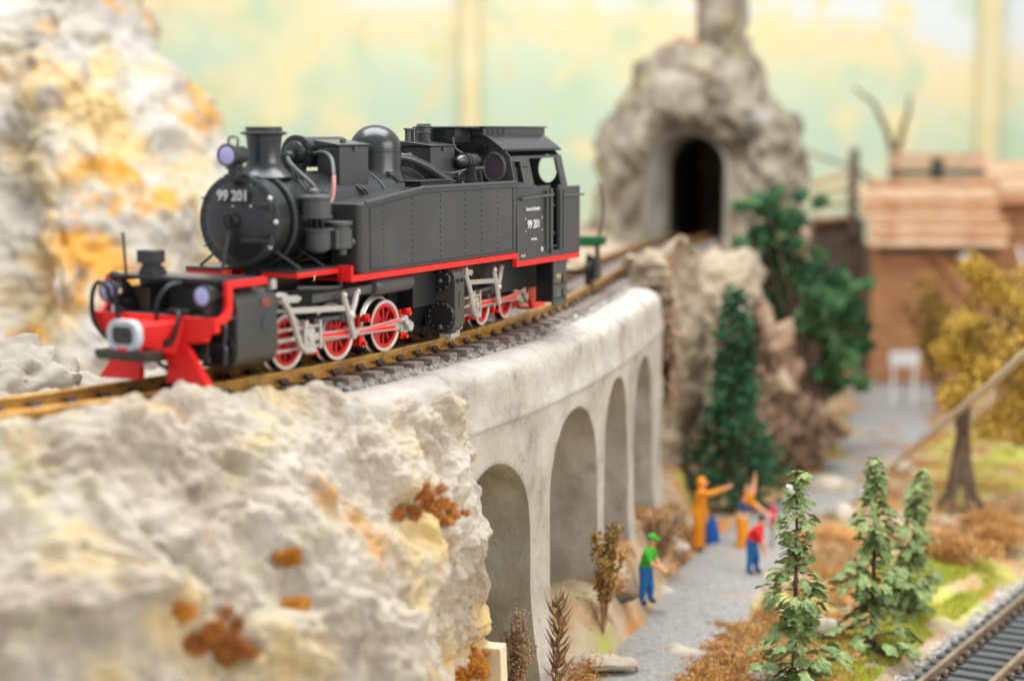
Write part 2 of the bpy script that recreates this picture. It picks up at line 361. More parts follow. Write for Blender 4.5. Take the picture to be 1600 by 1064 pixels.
b.build('path', 'gravel', smooth=60, kind='structure')

# painted backdrop wall
m = bpy.data.materials.new('painted_mural'); m.use_nodes = True; nt = m.node_tree; N = nt.nodes; L = nt.links; bs = N['Principled BSDF']
bs.inputs['Roughness'].default_value = .85; bs.inputs['Specular IOR Level'].default_value = .2
tc = N.new('ShaderNodeTexCoord'); sp = N.new('ShaderNodeSeparateXYZ'); L.new(tc.outputs['Object'], sp.inputs[0])
def math_(op, a, bb):
    q = N.new('ShaderNodeMath'); q.operation = op
    for i, v in enumerate((a, bb)):
        if isinstance(v, (int, float)): q.inputs[i].default_value = v
        else: L.new(v, q.inputs[i])
    return q.outputs[0]
def nz(sc, w=0.): 
    q = N.new('ShaderNodeTexNoise'); q.noise_dimensions = '4D'; q.inputs['W'].default_value = w; q.inputs['Scale'].default_value = sc; q.inputs['Detail'].default_value = 5; L.new(tc.outputs['Object'], q.inputs['Vector']); return q.outputs['Fac']
t = math_('ADD', sp.outputs['Z'], math_('MULTIPLY', sp.outputs['X'], .11))
t = math_('ADD', t, math_('MULTIPLY', math_('SUBTRACT', nz(.16), .5), 7.0))
t = math_('DIVIDE', t, 16.0)
rp = N.new('ShaderNodeValToRGB'); L.new(t, rp.inputs[0]); el = rp.color_ramp.elements
for p, c in [(0.0, C(186, 206, 184)), (.33, C(196, 213, 190)), (.44, C(210, 218, 190)), (.53, C(230, 216, 174)), (.63, C(232, 218, 182)), (.70, C(220, 224, 222)), (1.0, C(220, 226, 230))]:
    e = el[0] if p == 0 else (el[-1] if p == 1.0 else el.new(p)); e.position = p; e.color = c
o_ = rp.outputs[0]
for cc, lo, hi, sc, w in [(C(232, 218, 168), .52, .66, .35, 4.), (C(216, 204, 164), .58, .72, .6, 9.), (C(190, 210, 180), .54, .70, .25, 13.), (C(228, 220, 176), .56, .74, .14, 17.), (C(204, 208, 160), .58, .72, .5, 23.)]:
    mr = N.new('ShaderNodeMapRange'); mr.interpolation_type = 'SMOOTHSTEP'; mr.inputs[1].default_value = lo; mr.inputs[2].default_value = hi; L.new(nz(sc, w), mr.inputs[0])
    mx = N.new('ShaderNodeMix'); mx.data_type = 'RGBA'; L.new(mr.outputs[0], mx.inputs[0]); L.new(o_, mx.inputs[6]); mx.inputs[7].default_value = cc; o_ = mx.outputs[2]
L.new(o_, bs.inputs['Base Color']); M['mural'] = m
w = MB().box((-55, 96, -14), (55, 96.6, 26)).build('backdrop_wall', 'mural')
tag(w, 'pale green and cream painted landscape backdrop wall behind the whole layout', 'wall')
for x, wd, nm in ((-2.2, .95, 'pale ochre vertical batten on the backdrop above the locomotive'), (25.2, 1.1, 'pale ochre vertical batten on the backdrop above the cabins'), (-20.3, .9, 'pale ochre vertical batten on the backdrop beside the stained cliff')):
    q = MB().box((x - wd / 2, 95.3, -14), (x + wd / 2, 95.9, 26)).build('wall_batten', 'batten', bevel=.08); tag(q, nm, 'batten', 'battens on the backdrop')

# ------------------------------------------------------------------ viaduct
via = empty('viaduct', tuple(off(14, 0, GZ))); inv = Matrix.Translation(-via.location)
tag(via, 'curved pale plaster viaduct with tall arches carrying the locomotive', 'viaduct')
prof = [(.55, -.44), (1.04, -.43), (1.09, -.37), (1.15, -.335), (1.3, -.315), (1.48, -.315), (1.64, -.34), (1.76, -.39), (1.84, -.50), (1.868, -.68), (1.88, -.92), (1.905, -1.12), (1.925, -1.25), (1.905, -1.31), (1.86, -1.335), (1.80, -1.34), (1.5, -1.35)]
for side, nm in ((1, 'parapet'), (-1, 'parapet')):
    b = MB(inv); S = np.arange(3.35, 22.41, .1); pr = cr(prof, 46)
    for s_ in S:
        for d, z in pr:
            k = max(0, min(1, (d - .95) * 4)) * max(0, min(1, (1.9 - d) * 8 + .3))
            w = .10 * noise.noise(Vector((s_ * .55, d * .8, 3 * side))) + .05 * noise.noise(Vector((s_ * 1.7, d * 2.0 + z, 7)))
            e = .03 * noise.fractal(Vector((s_ * 2.2, d * 3, z * 3)), .8, 2.1, 5)
            bump = .12 * math.exp(-((s_ - 5.2) / 1.3) ** 2) * max(0, min(1, (d - .9) * 3))
            b.v.append(tuple(off(s_, side * (d + (w + e) * k + bump), z + (w * .5 + e) * k - 1.1 * max(0., 4.3 - s_) ** 2 * max(0., min(1., (d - 1.) * 3)))))
    n = len(pr); b.f = [(i * n + j, i * n + j + 1, (i + 1) * n + j + 1, (i + 1) * n + j) for i in range(len(S) - 1) for j in range(n - 1)]
    b.build(nm, 'plaster', via, smooth=60)
b = MB(inv); S = np.arange(-9, 43.1, .3)                                  # trough under the ballast
for s_ in S:
    for d in np.linspace(-1.35, 1.35, 11):
        b.v.append(tuple(off(s_, d, -.40 + .02 * noise.noise(Vector((s_ * 2, d * 2, 0))))))
b.f = [(i * 11 + j, i * 11 + j + 1, (i + 1) * 11 + j + 1, (i + 1) * 11 + j) for i in range(len(S) - 1) for j in range(10)]
b.build('deck', 'ballast', via, smooth=60)
ARCH = [(3.1, 5.9, -1.95), (6.75, 9.68, -1.92), (10.62, 13.68, -1.60), (14.28, 16.7, -1.50), (17.55, 20.4, -1.52)]
def dwall(z, s_): return 1.875 + .30 * max(0., (-z - 4.2) / 2.4) ** 1.5 + .03 * noise.noise(Vector((s_ * .9, z * .9, 2)))
def low(s_):
    for a, c, ap in ARCH:
        if a < s_ < c:
            q = (s_ - (a + c) / 2) / ((c - a) / 2); sp_ = ap - 1.45
            return ap - (ap - sp_) * (1 - math.sqrt(max(0, 1 - q * q)))
    return None
b = MB(inv); ZB = -7.0
for side in (1, -1):
    cols = []                                                            # list of (s, zlow, continues)
    edges = [2.4] + [e for a, c, _ in ARCH for e in (a, c)] + [22.3]
    for k in range(len(edges) - 1):
        a, c = edges[k], edges[k + 1]; isarch = k % 2 == 1
        if isarch: ss = [(a + c) / 2 - math.cos(math.pi * i / 30) * (c - a) / 2 for i in range(31)]
        else: ss = list(np.linspace(a, c, max(3, int((c - a) / .12))))
        nz_ = 14 if isarch else 44; base = len(b.v)
        for s_ in ss:
            ap = ARCH[(k - 1) // 2][2] if isarch else 0
            zl = ZB if not isarch else (low(s_) if low(s_) is not None else ap - 1.45)
            for j in range(nz_ + 1):
                z = -1.30 + (zl + 1.30) * j / nz_
                dd = dwall(z, s_) - (.02 if j == nz_ and isarch else 0)
                b.v.append(tuple(off(s_, side * dd, z)))
        m_ = nz_ + 1
        b.f += [(base + i * m_ + j, base + i * m_ + j + 1, base + (i + 1) * m_ + j + 1, base + (i + 1) * m_ + j) for i in range(len(ss) - 1) for j in range(nz_)]
b.build('arcade_wall', 'plaster', via, smooth=50)
for a, c, ap in ARCH:                                                    # vault: soffit and both jambs of each arch
    b = MB(inv); path = []
    for j in range(25): path.append((a, ZB + (ap - 1.45 - ZB) * j / 24))
    for i in range(1, 30):
        s_ = (a + c) / 2 - math.cos(math.pi * i / 30) * (c - a) / 2; path.append((s_, low(s_)))
    for j in range(24, -1, -1): path.append((c, ZB + (ap - 1.45 - ZB) * j / 24))
    D = np.linspace(-1, 1, 29)
    for s_, z in path:
        for q in D:
            e = 1 - q ** 8; h = .07 * noise.fractal(Vector((s_ * 1.5, q * 3, z * 1.2)), 1, 2, 5) * e
            mid = (a + c) / 2; b.v.append(tuple(off(s_ + h * (1 if s_ < mid else -1), q * (dwall(z, s_) - .004), z - abs(h) * .5 * (ap - z < 1.3))))
    b.f = [(i * 29 + j, i * 29 + j + 1, (i + 1) * 29 + j + 1, (i + 1) * 29 + j) for i in range(len(path) - 1) for j in range(28)]
    b.build('arch_vault', 'plaster', via, smooth=50)

# ------------------------------------------------------------------ rocks
# big foreground outcrop under the near rail
def rowsfor(s_):
    Lp = [(.72, -.42), (.92, -.10), (1.25, .0), (1.85, -.38), (2.7, -1.25), (3.45, -2.25), (3.95, -3.4), (4.3, -4.8), (4.6, -6.9)]
    Mp = [(1.35, -.62), (1.60, -.36), (1.92, -.36), (2.28, -.80), (2.68, -1.5), (3.0, -2.3), (3.2, -3.3), (3.3, -4.8), (3.4, -6.9)]
    Rp = [(1.5, -.9), (1.78, -.60), (2.02, -.68), (2.18, -1.15), (2.30, -1.72), (2.44, -2.6), (2.42, -3.5), (2.18, -4.5), (2.3, -6.9)]
    A = lambda P, Q, t: [(p[0] + (q[0] - p[0]) * t, p[1] + (q[1] - p[1]) * t) for p, q in zip(P, Q)]
    if s_ <= 2.4: return [(d, z + .13 * max(0., min(1., 2.4 - s_)) * (i in (1, 2, 3))) for i, (d, z) in enumerate(Lp)]
    if s_ <= 3.2: return Lp
    if s_ <= 4.5: return A(Lp, Mp, (s_ - 3.2) / 1.3)
    return A(Mp, Rp, min(1, (s_ - 4.5) / 2.1))
cs = [-9, -7.5, -6, -4.5, -3, -1.5, 0, .8, 1.6, 2.4, 3.2, 3.8, 4.5, 5.0, 5.6, 6.5, 7.0, 7.3, 7.35]
ctrl = []
for r in range(9):
    row = []
    for s_ in cs:
        d, z = rowsfor(s_)[r]
        if s_ >= 7.3: d = min(d, 1.95)
        if s_ > 7.32: d = 1.3
        row.append(tuple(off(s_, d, z)))
    ctrl.append(row)
rk = sheet('rock_outcrop', ctrl, 330, 470, .56, 1.05, 'rock', seed=3.0, edge=lambda i, j: min(1, .10 + max(0, i - .06) * 6) * min(1, (1 - j) * 12 + .12))
tag(rk, 'large pale lumpy plaster rock outcrop in the left foreground below the rails', 'rock')

# far side rocky shelf beside the track (left) and behind the locomotive
ctrl = []
for d, z in [(-.95, -.30), (-1.5, -.25), (-2.4, -.28), (-3.4, -.35), (-4.4, -.7), (-5.0, -2.0), (-5.2, -6.6)]:
    ctrl.append([tuple(off(s_, d, z)) for s_ in (-9, -6, -3, 0, 2, 4, 6, 7)])
ctrl = [list(reversed(r)) for r in ctrl]
o = sheet('rock_shelf', ctrl, 90, 170, .34, 1.5, 'shelf', seed=8., edge=lambda i, j: min(1, i * 5 + .15))
tag(o, 'grey rubble rock shelf on the far side of the track at left', 'rock')
ctrl = []
for d, z in [(-1.3, -.30), (-1.7, -.1), (-2.6, .1), (-3.6, .2), (-4.8, -.2), (-5.6, -2.0), (-5.8, -6.6)]:
    ctrl.append([tuple(off(s_, d, z)) for s_ in (42, 38, 34, 30, 26, 22, 19)])
o = sheet('rock_shelf', ctrl, 60, 110, .4, 1.0, 'abutrock', seed=18., edge=lambda i, j: min(1, i * 5 + .1))
tag(o, 'beige rock bank beyond the rails between the cab and the tunnel', 'rock')
o = boulder('rubble_rock', (-8.2, 26.6, -.5), (2.0, 1.5, 1.2), .75, .8, 'shelf', seed=2., lev=5)
tag(o, 'rough grey rubble mound beside the rail at the left edge', 'rock')
# stained cliff at left
def at(x, y, Y):
    v = -(y - 532) / 2800; c_, s_ = math.cos(math.atan(327 / 2800)), math.sin(math.atan(327 / 2800))
    d = ((x - 800) / 2800, c_ + v * s_, -s_ + v * c_); t = Y / d[1]; return (d[0] * t, d[1] * t, 3.4 + d[2] * t)
cl = []
for y, xr, Yd in [(-120, 120, 52), (-20, 150, 51), (60, 190, 50), (150, 265, 49), (230, 292, 48), (320, 318, 47), (430, 330, 46), (560, 340, 45), (760, 350, 44)]:
    row = [at(xx, y, Yd + dd) for xx, dd in [(-420, -3), (-250, -2), (-110, -3.0), (0, -1), (90, -2.), (max(150, xr - 70), -.6), (xr, .6)]] + [tuple(Vector(at(xr, y, Yd)) + Vector((.5, 4, 0))), tuple(Vector(at(xr, y, Yd)) + Vector((-1, 9, 0)))]
    cl.append(row)
o = sheet('cliff', cl, 190, 240, .95, .6, 'cliff', seed=5.)
tag(o, 'tall pale cliff stained with orange ochre patches at left behind the locomotive', 'rock')

# tunnel rock with its portal
TY = 59.0; TXc = 5.72; TW = 1.28
arch = [(TXc - TW, -.5)] + [(TXc - TW, z) for z in (.4, 1.2, 2.0)] + [(TXc - TW * math.cos(math.pi * i / 14), 2.15 + 1.22 * math.sin(math.pi * i / 14)) for i in range(15)] + [(TXc + TW, z) for z in (2.0, 1.2, .4)] + [(TXc + TW, -.5)]
outl = [(2.2, -7.5), (2.5, -3.), (2.75, 0.), (2.9, 1.6), (3.0, 2.8), (3.35, 3.7), (3.9, 4.7), (4.3, 5.3), (4.8, 5.9), (5.5, 6.45), (6.1, 6.6), (6.9, 6.6), (7.7, 6.3), (8.3, 5.6), (8.8, 4.7), (9.4, 3.8), (9.85, 3.1), (10.0, 2.0), (9.9, .8), (9.6, -.5), (9.4, -2.5), (9.3, -4.5), (9.4, -7.5)]
outl = cr(outl, len(arch) * 5); inn = cr(arch, len(arch) * 5)
rings = []
for k in range(26):
    t = k / 25
    rings.append([(a[0] + (c[0] - a[0]) * t, TY - 1.0 * math.sin(math.pi * min(1, t * 1.15)) + 2.0 * t ** 3, a[1] + (c[1] - a[1]) * t) for a, c in zip(inn, outl)])
for k in range(1, 9): rings.append([(TXc + (c[0] - TXc) * (1 - .012 * k * k), TY + 2.0 + k * 1.0, c[1] - .02 * k * k) for c in outl])
tn = empty('tunnel_rock', (TXc, TY, GZ)); tag(tn, 'grey mossy rock hill with a dark arched tunnel mouth', 'rock'); Ti = Matrix.Translation(-tn.location)
G = np.array(rings); du = np.gradient(G, axis=0); dv = np.gradient(G, axis=1); Nn = np.cross(dv, du); Nn /= np.linalg.norm(Nn, axis=2, keepdims=True) + 1e-9
b = MB(Ti); nr, nc = G.shape[:2]
sg = -1 if Nn[3, nc // 2][1] > 0 else 1
for i in range(nr):
    for j in range(nc):
        k = min(1, i / 6); b.v.append(tuple(map(float, G[i, j] + sg * Nn[i, j] * (rockfn(G[i, j], .85, 1.25, 11.) + .2) * k)))
b.f = [(i * nc + j, i * nc + j + 1, (i + 1) * nc + j + 1, (i + 1) * nc + j) for i in range(nr - 1) for j in range(nc - 1)]
b.build('hill', 'tunnelrock', tn, smooth=60)
b = MB(Ti); q = arch; ql = [(TXc + (x - TXc) * 1.10, z * 1.025 + .02) for x, z in q]; nq = len(q)               # portal ring and pale throat
qs = [(TXc + (x - TXc) * .70 + .54, z * .95) for x, z in q]
b.v += [(x, TY + .6, z) for x, z in ql]
for y, pl in ((TY - .12, ql), (TY - .16, q), (TY + .5, [(x + .08, z) for x, z in q]), (TY + .55, [(TXc + (x - TXc) * .93 + .1, z * .985) for x, z in q]), (TY + 1.9, qs)): b.v += [(x, y, z) for x, z in pl]
for A_ in range(5): b.f += [(A_ * nq + i, A_ * nq + i + 1, (A_ + 1) * nq + i + 1, (A_ + 1) * nq + i) for i in range(nq - 1)]
b.build('portal_arch', 'portal', tn)
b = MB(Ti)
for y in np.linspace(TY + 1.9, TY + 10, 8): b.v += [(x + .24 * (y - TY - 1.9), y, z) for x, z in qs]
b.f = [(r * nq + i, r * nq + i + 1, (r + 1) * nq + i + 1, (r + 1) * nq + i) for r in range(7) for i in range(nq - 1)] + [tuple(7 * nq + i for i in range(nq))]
b.build('tunnel_lining', 'tunnelshade', tn, smooth=60)
o = boulder('top_block', (0, 0, 0), (.95, 1.1, 2.6), .4, 1.2, 'tunnelrock', None, seed=6., lev=5, pw=.55)
o.parent = tn; o.location = (7.0 - TXc, 2.0, 7.9 - GZ)
# abutment rock at the end of the arches
cl = []
for y, xl, xr, Yd in [(392, 1066, 1150, 51), (402, 1046, 1168, 49.5), (440, 1046, 1186, 48.6), (520, 1052, 1180, 48), (620, 1040, 1150, 47.4), (720, 1030, 1100, 46.8), (800, 1024, 1110, 46.4), (900, 1020, 1130, 46)]:
    w_ = xr - xl
    cl.append([tuple(Vector(at(xl - 4, y, 43.0)) + Vector((-1.2, 1.0, 0)))] + [at(xl + w_ * f, y, Yd + dd) for f, dd in [(0, 43.2 - Yd), (.25, (43.6 - Yd) * .62), (.5, (43.6 - Yd) * .15), (.8, .0), (1., .9)]] + [tuple(Vector(at(xr, y, Yd)) + Vector((.2, 5, 0)))])
o = sheet('abutment_rock', cl, 150, 140, .75, .8, 'abutrock', seed=9.); tag(o, 'cream rock face with rust streaks where the viaduct meets the tunnel hill', 'rock')
for (x, y, z), r, sd, lb in [((7.15, 49.2, -3.6), (.75, .8, 2.3), 3., 'tall brown rock pillar to the right of the dark fir'), ((8.4, 51.0, -5.2), (1.1, 1.0, 1.1), 4., 'squat brown rock below the upper green fir'), ((3.78, 42.75, -2.0), (.17, .4, 2.0), 7., 'narrow rust brown rock rib between the viaduct end and the cream rock face'), ((8.9, 58.0, -1.6), (1.3, 1.2, 2.2), 5., 'brown rock ledge beneath the upper green fir top')]:
    o = boulder('brown_rock', (x, y, z), r, .9, 1.7, 'brownrock', seed=sd, lev=5); tag(o, lb, 'rock', 'brown rocks beside the tunnel hill')

# ================================================================== TRACKS
RAILP = [(-.105, -.195), (.105, -.195), (.105, -.175), (.022, -.155), (.022, -.06), (.05, -.045), (.05, -.006), (.042, 0), (-.042, 0), (-.05, -.006), (-.05, -.045), (-.022, -.06), (-.022, -.155), (-.105, -.175)]
def make_track(root, pos, s0, s1, step, railm, slm, z0=0., half=1.05, jit=.0):
    inv = Matrix.Translation(-root.location)
    for side in (-1, 1):
        b = MB(inv); rr = []
        for s_ in np.arange(s0, s1 + .01, .3): rr.append([pos(s_, side * .55 + a, z0 + z) for a, z in RAILP])
        b.rings(rr); b.build('rail', railm, root, smooth=30)
    b = MB(); b.prism([(-.13, -.20), (-.15, -.36), (.15, -.36), (.13, -.20)], -half, half, 'x')
    sm = b.mesh('sleeper', 30); sm.materials.append(M[slm])
    b = MB(); b.prism([(-.19, -.21), (.19, -.21), (.19, -.16), (.14, -.145), (.115, -.10), (.085, -.095), (.075, -.165), (-.075, -.165), (-.085, -.095), (-.115, -.10), (-.14, -.145), (-.19, -.16)], -.08, .08, 'y')
    cm = b.mesh('rail_chair', None); cm.materials.append(M['chair'])
    rnd = random.Random(5)
    for s_ in np.arange(s0 + .2, s1, step):
        p = pos(s_, 0, z0); q = pos(s_ + .05, 0, z0); hd = math.atan2(q.x - p.x, q.y - p.y)
        o = bpy.data.objects.new('sleeper', sm); col.objects.link(o); o.parent = root; o.location = p - root.location; o.rotation_euler = (0, 0, -hd + rnd.uniform(-1, 1) * .02)
        o.scale = (1 + rnd.uniform(-.03, .03), 1 + rnd.uniform(-.1, .1), 1)
        for side in (-1, 1):
            c = bpy.data.objects.new('rail_chair', cm); col.objects.link(c); c.parent = o; c.location = (side * .55, 0, 0)
t1 = empty('railway_track', tuple(off(10, 0, -.4)))
tag(t1, 'curved brass railway track running over the viaduct into the tunnel', 'track')
make_track(t1, off, -9, 41, .62, 'rail', 'sleeper', half=1.0)
def lowpos(s_, d, z): 
    h = R(30.7); return Vector((7.85 + s_ * math.sin(h) + d * math.cos(h), 30.9 + s_ * math.cos(h) - d * math.sin(h), z))
t2 = empty('railway_track', tuple(lowpos(4, 0, GZ - .4)))
tag(t2, 'straight track with charcoal sleepers in the lower right corner', 'track')
make_track(t2, lowpos, -6, 13, .47, 'railgrey', 'sleeperdark', z0=GZ, half=.95)
# ballast stones: nobody could count them
def stones(name, m, spots, label, cat):
    ico = bmesh.new(); bmesh.ops.create_icosphere(ico, subdivisions=1, radius=1); V0 = [v.co.copy() for v in ico.verts]; F0 = [tuple(v.index for v in f.verts) for f in ico.faces]; ico.free()
    b = MB(); rnd = random.Random(11)
    for p, r in spots:
        rot = Matrix.Rotation(rnd.uniform(0, 6.3), 3, Vector((rnd.uniform(-1, 1), rnd.uniform(-1, 1), rnd.uniform(-1, 1))).normalized()); sc = Vector((rnd.uniform(.75, 1.3), rnd.uniform(.7, 1.2), rnd.uniform(.6, .95)))
        vs = []
        for v in V0:
            q = v * rnd.uniform(.78, 1.15); q = Vector((q.x * sc.x, q.y * sc.y, q.z * sc.z)) * r; vs.append(Vector(p) + rot @ q)
        b.add(vs, F0)
    o = b.build(name, m, None, smooth=25, kind='stuff'); tag(o, label, cat); return o
rnd = random.Random(3); sp_ = []
for i in range(5200):
    s_ = rnd.uniform(-2, 26) if i % 3 else rnd.uniform(2, 14)
    d = rnd.choice((1, 1, 1, -1)) * rnd.uniform(.72, 1.12) if i % 6 else rnd.uniform(-.6, .6)
    sp_.append((tuple(off(s_, d, -.375 + rnd.uniform(-.03, .05))), rnd.uniform(.035, .085)))
stones('ballast', 'ballast', sp_, 'grey ballast stones between the sleepers on the viaduct', 'ballast')
sp_ = []
for i in range(5200):
    s_ = rnd.uniform(-4, 13); d = rnd.uniform(-1.75, 1.6)
    if abs(d) < .9 and i % 2: d = math.copysign(rnd.uniform(.9, 1.75), d)
    sp_.append((tuple(lowpos(s_, d, GZ - .40 + rnd.uniform(-.03, .05) - max(0, abs(d) - 1.2) * .12)), rnd.uniform(.03, .075)))
stones('ballast', 'paleballast', sp_, 'pale ballast stones along the lower right track', 'ballast')

# ================================================================== LOCOMOTIVE  (local x = towards the near side, y = towards the rear, z up from the rail head)
LOC = Vector((-2.0718, 29.2365, 0)); PHI = R(26)
loco = empty('steam_locomotive', LOC, -PHI)
tag(loco, 'black model steam locomotive with red valances and spoked red wheels on the viaduct', 'locomotive')
BM = Matrix.Translation(LOC) @ Matrix.Rotation(-PHI, 4, 'Z')
TF = BM.inverted() @ (Matrix.Translation((-3.136, 26.858, 0)) @ Matrix.Rotation(-R(30), 4, 'Z'))
TR = BM.inverted() @ (Matrix.Translation((-1.12, 31.59, 0)) @ Matrix.Rotation(-R(19), 4, 'Z'))
def part(name, m, b, parent=None, **k): return b.build(name, m, parent or loco, **k)
# --- boiler
ZC = 2.13
part('boiler', 'black', MB().lathe([(.60, 0), (.672, .0), (.672, 6.3)], (0, -3.75, ZC), (0, 1, 0), 56))
for y in (-3.72, -3.22, -1.0, .45): part('boiler_band', 'grey', MB().lathe([(.672, 0), (.688, .003), (.688, .047), (.672, .05)], (0, y, ZC), (0, 1, 0), 56))
part('smokebox', 'black', MB().lathe([(.60, 0), (.655, 0), (.675, .02), (.675, .06), (.645, .07), (.645, .36), (.60, .37)], (0, -4.16, ZC), (0, 1, 0), 56))
door = part('smokebox_door', 'black', MB().lathe([(.0, -.11), (.12, -.105), (.28, -.085), (.42, -.05), (.52, -.015), (.56, .01), (.575, .04), (.575, .08)], (0, -4.18, ZC), (0, 1, 0), 56))
b = MB()
for k in range(28):
    a = 2 * math.pi * k / 28; b.ball((.62 * math.cos(a), -4.165, ZC + .62 * math.sin(a)), .014, 6, 4)
part('door_bolts', 'black', b, door, kind='stuff')
for z in (2.36, 1.86): part('hinge_strap', 'black', MB().bar((.12, -4.265, z), (.60, -4.20, z), .05, .06).cyl((.60, -4.22, z - .07), (.60, -4.22, z + .07), .04, n=10), door, bevel=.012)
part('handwheel', 'dark', MB().tube([(.10 * math.cos(a), -4.36, ZC + .10 * math.sin(a)) for a in np.linspace(0, 2 * math.pi, 13)[:-1]], .016, 8, True, 2).bar((-.1, -4.36, ZC), (.1, -4.36, ZC), .02, .02).bar((0, -4.36, ZC - .1), (0, -4.36, ZC + .1), .02, .02, (1, 0, 0)).cyl((0, -4.27, ZC), (0, -4.37, ZC), .03, n=10)
     .bar((.0, -4.38, ZC), (.06, -4.38, ZC - .17), .03, .025, (0, 1, 0)), door)
pl = part('number_plate', 'dark', MB().box((-.27, -4.285, 2.40), (.27, -4.255, 2.575)), door, bevel=.01)
text('plate_number', '99 201', .205, 'white', door, Matrix.Translation((0, -4.29, 2.487)) @ Matrix.Rotation(R(90), 4, 'X'), sx=.93)
for a in (30, 0, -32, 212, 150): part('white_knob', 'offwhite', MB().ball((.665 * math.cos(R(a)), -4.20, ZC + .665 * math.sin(R(a))), .034), loco)
b = MB()
for x in (-.42, -.1, .22): pass
for x in (0., .30): part('door_stud', 'offwhite', MB().ball((x, -4.275, 2.345), .016, 8, 6), door)
part('lever_strut', 'grey', MB().bar((-.10, -4.42, 1.45), (-.02, -4.36, 1.98), .05, .035, (0, 1, 0)), loco, bevel=.008)
# --- saddle, struts, running boards
part('smokebox_saddle', 'dark', MB().prism([(-.22, .75), (.22, .75), (.3, 1.5), (-.3, 1.5)], -3.6, -3.0, 'y'))
for s in (-1, 1):
    for y, y2 in ((-3.95, -3.88), (-3.35, -3.25)): part('stay_bar', 'grey', MB().bar((s * .46, y, 1.72), (s * .86, y2, 1.46), .05, .02))
    part('running_board', 'black', MB().box((s * .33, -4.13, 1.415), (s * .95, -2.72, 1.455)))
    part('board_edge', 'red', MB().box((s * .36, -4.115, 1.345), (s * .955, -4.075, 1.413)).box((s * .915, -4.075, 1.345), (s * .957, -2.98, 1.413)))
    part('step_block', 'red', MB().box((s * .93, -3.0, 1.215), (s * 1.168, -2.955, 1.45)).box((s * .95, -3.0, 1.215), (s * .99, -2.7, 1.41)))
    part('valance', 'red', MB().box((s * 1.09, -2.955, 1.215), (s * 1.168, 2.56, 1.30)).box((s * 1.09, 2.52, 1.062), (s * 1.17, 2.565, 1.30)).box((s * 1.09, 2.565, 1.062), (s * 1.17, 5.2, 1.15)).box((s * .5, -2.955, 1.222), (s * 1.09, 2.56, 1.25)))
# --- water tanks
UT = [-2.02, -1.13, -.22, .63, 1.23, 1.83]
def ztop(u): return 2.34 + .18 * max(0., min(1., (u + 2.6) / 1.84))
for s in (-1, 1):
    b = MB(); pf = [(-2.65, 1.302), (-2.65, 2.335), (-.78, 2.515), (2.53, 2.515), (2.53, 1.302)]
    n = 6; rows = []
    # body with a rounded leading vertical corner
    plan = [(.60, -2.65)] + [(1.15 - .13 + .13 * math.sin(R(a)), -2.65 + .13 - .13 * math.cos(R(a))) for a in range(0, 91, 15)] + [(1.15, -.78), (1.15, 2.53), (.60, 2.53), (.60, -.78)]
    lo = [(s * x, y, 1.302) for x, y in plan]; hi = [(s * x, y, ztop(y)) for x, y in plan]
    b.rings([lo, hi], True)
    tank = part('water_tank', 'tankgrey', b, bevel=.02)
    e = MB()                                                              # raised rim on top and border strips
    e.bar((s * 1.146, -2.55, 2.352), (s * 1.146, -.78, 2.527), .05, .045); e.bar((s * 1.146, -.78, 2.527), (s * 1.146, 2.53, 2.527), .05, .045)
    part('tank_rim', 'grey', e, tank, bevel=.01)
    e = MB()
    e.bar((s * 1.152, -2.43, 2.275), (s * 1.152, -.78, 2.44), .012, .012); e.bar((s * 1.152, -.78, 2.44), (s * 1.152, 2.40, 2.44), .012, .012)
    e.bar((s * 1.152, -2.43, 1.36), (s * 1.152, 2.5, 1.36), .012, .014); e.bar((s * 1.152, -2.43, 1.36), (s * 1.152, -2.43, 2.28), .012, .012, (0, 1, 0)); e.bar((s * 1.152, 2.40, 1.36), (s * 1.152, 2.40, 2.44), .01, .01, (0, 1, 0))
    part('panel_seam', 'dark', e, tank)
    e = MB()
    for u in UT:
        zt = min(2.39, ztop(u) - .11)
        for k in range(11): e.ball((s * 1.151, u, 1.42 + (zt - 1.42) * k / 10), .017, 7, 4)
    for k in range(30): e.ball((s * 1.151, 2.43, 1.40 + 1.0 * k / 29), .008, 5, 3)
    part('rivets', 'black', e, tank, kind='stuff')
    part('filler_hatch', 'dark', MB().box((s * .72, -.62, 2.52), (s * 1.02, .35, 2.60)).box((s * .70, -.65, 2.595), (s * 1.04, .38, 2.625)), tank, bevel=.012)
